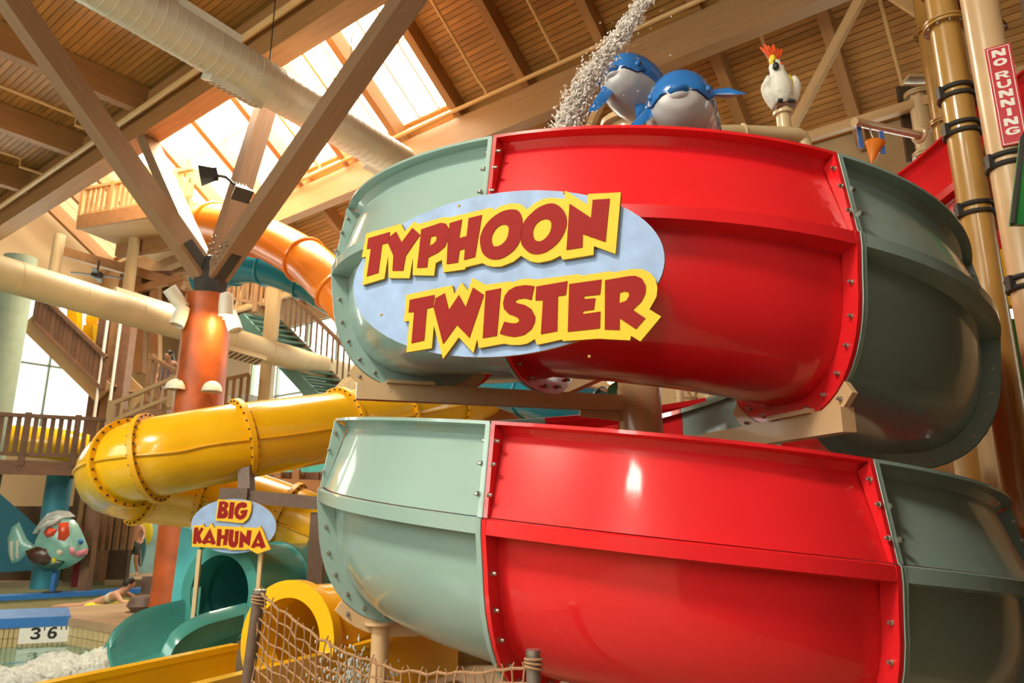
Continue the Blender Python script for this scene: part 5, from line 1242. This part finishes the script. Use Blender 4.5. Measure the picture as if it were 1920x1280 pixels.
# ================================================================== PEOPLE
def skin_body(name, joints, edges, radii, mt, parent, sub=2):
    me = bpy.data.meshes.new(name); keys = list(joints); me.from_pydata([tuple(joints[k]) for k in keys], [(keys.index(a), keys.index(b)) for a, b in edges], [])
    o = bpy.data.objects.new(name, me); C.objects.link(o); me.materials.append(mt)
    m = o.modifiers.new('skin', 'SKIN'); m.use_smooth_shade = True
    if not me.skin_vertices: me.attributes.new('x', 'FLOAT', 'POINT')
    b = bmesh.new(); b.from_mesh(me); lay = b.verts.layers.skin.verify(); b.verts.ensure_lookup_table()
    for i, k in enumerate(keys):
        r = radii[k]; b.verts[i][lay].radius = (r, r) if not isinstance(r, tuple) else r; b.verts[i][lay].use_root = (i == 0)
    b.to_mesh(me); b.free()
    s = o.modifiers.new('sub', 'SUBSURF'); s.levels = s.render_levels = sub
    place(o, Matrix.Identity(4), parent); return o
def person(label, pose, parts, loc):
    r = thing('person', label, 'person', loc); J = {k: Vector(v)+Vector(loc) for k, v in pose.items() if k != 'face'}
    E = [('pelvis','waist'),('waist','chest'),('chest','neck'),('neck','head0'),('head0','head1')]
    for s in 'lr': E += [('chest','sh'+s),('sh'+s,'el'+s),('el'+s,'wr'+s),('pelvis','hip'+s),('hip'+s,'kn'+s),('kn'+s,'an'+s),('an'+s,'toe'+s)]
    R = dict(pelvis=(.15,.115), waist=(.125,.10), chest=(.15,.115), neck=.055, head0=(.085,.095), head1=(.08,.09))
    for s in 'lr': R.update({'sh'+s: .065, 'el'+s: .043, 'wr'+s: .03, 'hip'+s: .09, 'kn'+s: .06, 'an'+s: .042, 'toe'+s: .03})
    skin_body('body', J, E, R, SKIN, r)
    for s in 'lr':                        # hands: palm and five bent fingers
        w = J['wr'+s]; d = (w-J['el'+s]).normalized(); sd = d.cross(Vector((0,1,0))).normalized(); nn = d.cross(sd)
        mb = MB(); mb.ball(w+d*.05, .04, .02, .055, sd, nn, d, 10, 6)
        for k in range(4):
            a = w+d*.085+sd*(.027-.018*k); L = (.07, .08, .075, .06)[k]; mb.tube([a, a+d*L*.55, a+d*L*.9+nn*.02], [.009, .009, .006], 6)
        a = w+d*.03+sd*.035; mb.tube([a, a+sd*.025+d*.03, a+sd*.03+d*.06], [.011, .010, .007], 6)
        mb.build('hand', SKIN, r)
    h = (J['head0']+J['head1'])/2
    f = pose.get('face', (0, -1, 0)); f = Vector(f).normalized(); sx_ = f.cross(Z3).normalized(); hd = (J['head1']-J['head0']).normalized()
    MB().ball(h+hd*.035-f*.018, .098, .112, .115, sx_, f, hd, 18, 12).build('hair', HAIR, r)
    fa = MB(); fa.ball(h+f*.045-hd*.03, .075, .075, .09, sx_, f, hd, 16, 10); fa.ball(h+f*.122-hd*.03, .014, .02, .024, sx_, f, hd, 8, 6)
    for s in (-1, 1): fa.ball(h+sx_*(.098*s)-hd*.02, .016, .02, .032, sx_, f, hd, 8, 6)
    o = fa.build('face', SKIN, r)
    for s in (-1, 1): MB().ball(h+f*.112+sx_*(.032*s), .011, nu=8, nv=6).build('eye', BLACKP, o)
    MB().ball(h+f*.112-hd*.072, .026, .008, .007, sx_, f, hd, 8, 6).build('mouth', FPK, o)
    parts(r, J); return r
def shorts(mt):
    def f(r, J):
        pj = {'p': J['pelvis']+Z3*.04, 'w': J['waist']-Z3*.02}
        E = [('p', 'w')]; R = {'p': (.165,.13), 'w': (.14,.115)}
        for s in 'lr': pj['h'+s] = J['hip'+s]; pj['k'+s] = J['hip'+s].lerp(J['kn'+s], .75); E += [('p', 'h'+s), ('h'+s, 'k'+s)]; R['h'+s] = .11; R['k'+s] = .095
        skin_body('shorts', pj, E, R, mt, r)
    return f
stand = dict(pelvis=(0,0,.93), waist=(0,0,1.10), chest=(0,0,1.34), neck=(0,-.01,1.48), head0=(0,-.02,1.56), head1=(0,-.02,1.68),
             shl=(-.18,0,1.40), ell=(-.25,.02,1.12), wrl=(-.24,-.10,.90), shr=(.18,0,1.40), elr=(.27,-.05,1.16), wrr=(.30,-.22,1.02),
             hipl=(-.10,0,.86), knl=(-.12,-.02,.48), anl=(-.13,.03,.08), toel=(-.15,-.14,.03), hipr=(.10,0,.86), knr=(.10,-.06,.48), anr=(.13,.08,.09), toer=(.15,-.08,.03), face=(.3, .95, 0))
mp_ = atz(246, 1080, 0)
person('bare-chested person in dark patterned swim shorts standing beside the blue leaf board', stand, shorts(SHORT), mp_)
swim = dict(pelvis=(-.62,.15,.10), waist=(-.45,.10,.16), chest=(-.18,.02,.26), neck=(-.04,0,.36), head0=(.02,0,.42), head1=(.05,0,.54),
            shl=(-.12,-.17,.28), ell=(.10,-.30,.14), wrl=(.34,-.30,.12), shr=(-.12,.18,.28), elr=(.10,.30,.14), wrr=(.34,.28,.12),
            hipl=(-.66,.05,.08), knl=(-1.05,.0,.02), anl=(-1.42,.05,.02), toel=(-1.56,.05,.0), hipr=(-.66,.25,.08), knr=(-1.05,.28,.02), anr=(-1.42,.25,.02), toer=(-1.56,.25,.0), face=(.8, .5, 0))
sw = at(236, 1119, 15.9); sw.z = -.14
def suit(r, J): skin_body('swim_top', {'a': J['waist'], 'b': J['chest']}, [('a', 'b')], {'a': (.135,.11), 'b': (.16,.125)}, FCR, r)
person('dark-haired swimmer lying on a yellow float at the tan peninsula', swim, suit, sw)
fl_ = MB().tube(spline([sw+Vector((.30,-.4,.03)), sw+Vector((-.1,-.42,.03)), sw+Vector((-.62,-.3,.03)), sw+Vector((-.62,.3,.03)), sw+Vector((-.1,.42,.03)), sw+Vector((.3,.4,.03))], 5), .09, 12).build('pool_float', FYEL); tag(fl_, 'yellow foam float under the lying swimmer', 'float')
wm = at(314, 700, 19.3)
person('woman in a purple print dress with long dark hair on the stair landing', {**stand, 'face': (-.5, -.8, 0), 'elr': (.33,.05,1.15), 'wrr': (.20,-.12,1.02)},
       lambda r, J: (skin_body('dress', {'a': J['pelvis'], 'b': J['chest']+Z3*.04, 'c': J['pelvis']-Z3*.35}, [('a', 'b'), ('a', 'c')], {'a': (.18,.14), 'b': (.165,.13), 'c': (.22,.18)}, mat('purple_print', (.16, .14, .26), .7, vary=.5, vscale=18), r),
                     MB().tube([J['head1'], J['neck']+Vector((.03,.08,0)), J['chest']+Vector((.03,.12,-.05))], [.09, .10, .05], 10).build('long_hair', HAIR, r)), Vector((wm.x, wm.y, at(300, 782, 19.3).z+.09)))

# ================================================================== ROPE NET IN FRONT
nt = thing('rope_net', 'tan knotted rope net sagging between two posts in the foreground', 'net', at(700, 1400, 4.6))
NA, NB = at(488, 1112, 5.0), at(1000, 1246, 3.95)
def nett(u_): # top cord
    p = NA.lerp(NB, u_); sag = .38*math.sin(math.pi*min(1, u_*1.0))**1.0*(1-.15*u_); p = p-Z3*(sag*.62); return p
nu_, nv_ = 34, 13; rr_ = random.Random(11)
G = [[nett(i/nu_)-Z3*(.074*j*(1+.03*math.sin(i)))+Vector((.010*rr_.uniform(-1,1)+.012*(j % 2)*0, .012*rr_.uniform(-1,1), .012*rr_.uniform(-1,1)-.022*j*0)) for j in range(nv_+1)] for i in range(nu_+1)]
for j in range(nv_+1): MB().tube(spline([G[i][j] for i in range(nu_+1)], 2), .0085 if j == 0 else .0058, 6).build('cross_cord', ROPE, nt)
for i in range(nu_+1): MB().tube(spline([G[i][j]+Vector((0,-.004,0)) for j in range(nv_+1)], 2), .0055, 6).build('down_cord', ROPE, nt)
kn = MB()
for i in range(nu_+1):
    for j in range(nv_+1): kn.ball(G[i][j], .011, nu=6, nv=5)
    kn.tube([G[i][0], G[i][0]+Vector((.012*(-1)**i, 0, .03))], .005, 5)
k_ = kn.build('knots', ROPE, nt); k_['kind'] = 'stuff'
for px, py, Y, r, lb, mt_ in ((487, 1106, 5.02, .040, 'weathered brown net post left of the yellow tube mouth', BROWNP), (1000, 1219, 3.93, .036, 'short grey brown net post in front of the red lower turn', mat('worn_steel_post', (.22, .19, .17), .45, metal=.4, vary=.2, vscale=12))):
    top = at(px, py, Y); lean = Vector((-.055 if px < 600 else 0, 0, 0)); bot = Vector((top.x, top.y, 0))+lean*top.z
    t = thing('net_post', lb, 'post', bot); MB().tube([bot, top], r, 20).build('post', mt_, t)
    MB().lathe([(r+.003, -.02), (r+.003, .004), (r*.8, .008)], top, (top-bot), 20).build('cap', STEEL, t)
    for k in range(3): MB().torus(top-Z3*(.04+.02*k), (top-bot)+Vector((.1*k, .05, 0)), r+.007, .007, 18, 6).build('lashing', ROPE, t)
# falling drops glimpsed behind the net
rd_ = random.Random(9); dm = MB(); dc = at(665, 1262, 6.6)
for k in range(420):
    p = dc+Vector((rd_.gauss(0, .16), rd_.gauss(0, .2), rd_.gauss(-.06, .12))); r = rd_.uniform(.006, .014); dm.ball(p, r, r, r*1.7, nu=6, nv=4)
o = dm.build('splash_drops', FOAM); tag(o, 'cluster of bright splashing drops behind the rope net', 'water', kind='stuff')
# tiled plinth under the slide
tp = thing('tiled_plinth', 'beige tiled plinth under the lower turn behind the net', 'plinth', at(900, 1230, 9.2))
a, b = at(842, 1245, 9.3), at(1010, 1245, 9.3); MB().box((a+b)/2+Vector((0,.4,0)), b.x-a.x, .7, .8).build('core', TILE, tp, False)
tm = MB().box((0,0,0), .075, .014, .075).mesh('tile', TILE, Vector(), False)
for i in range(int((b.x-a.x)/.083)):
    for j in range(6): inst('tile', tm, Matrix.Translation(Vector((a.x+.045+.083*i, 9.3+.046, (a+b).z/2-.22+.083*j+.07))), tp)
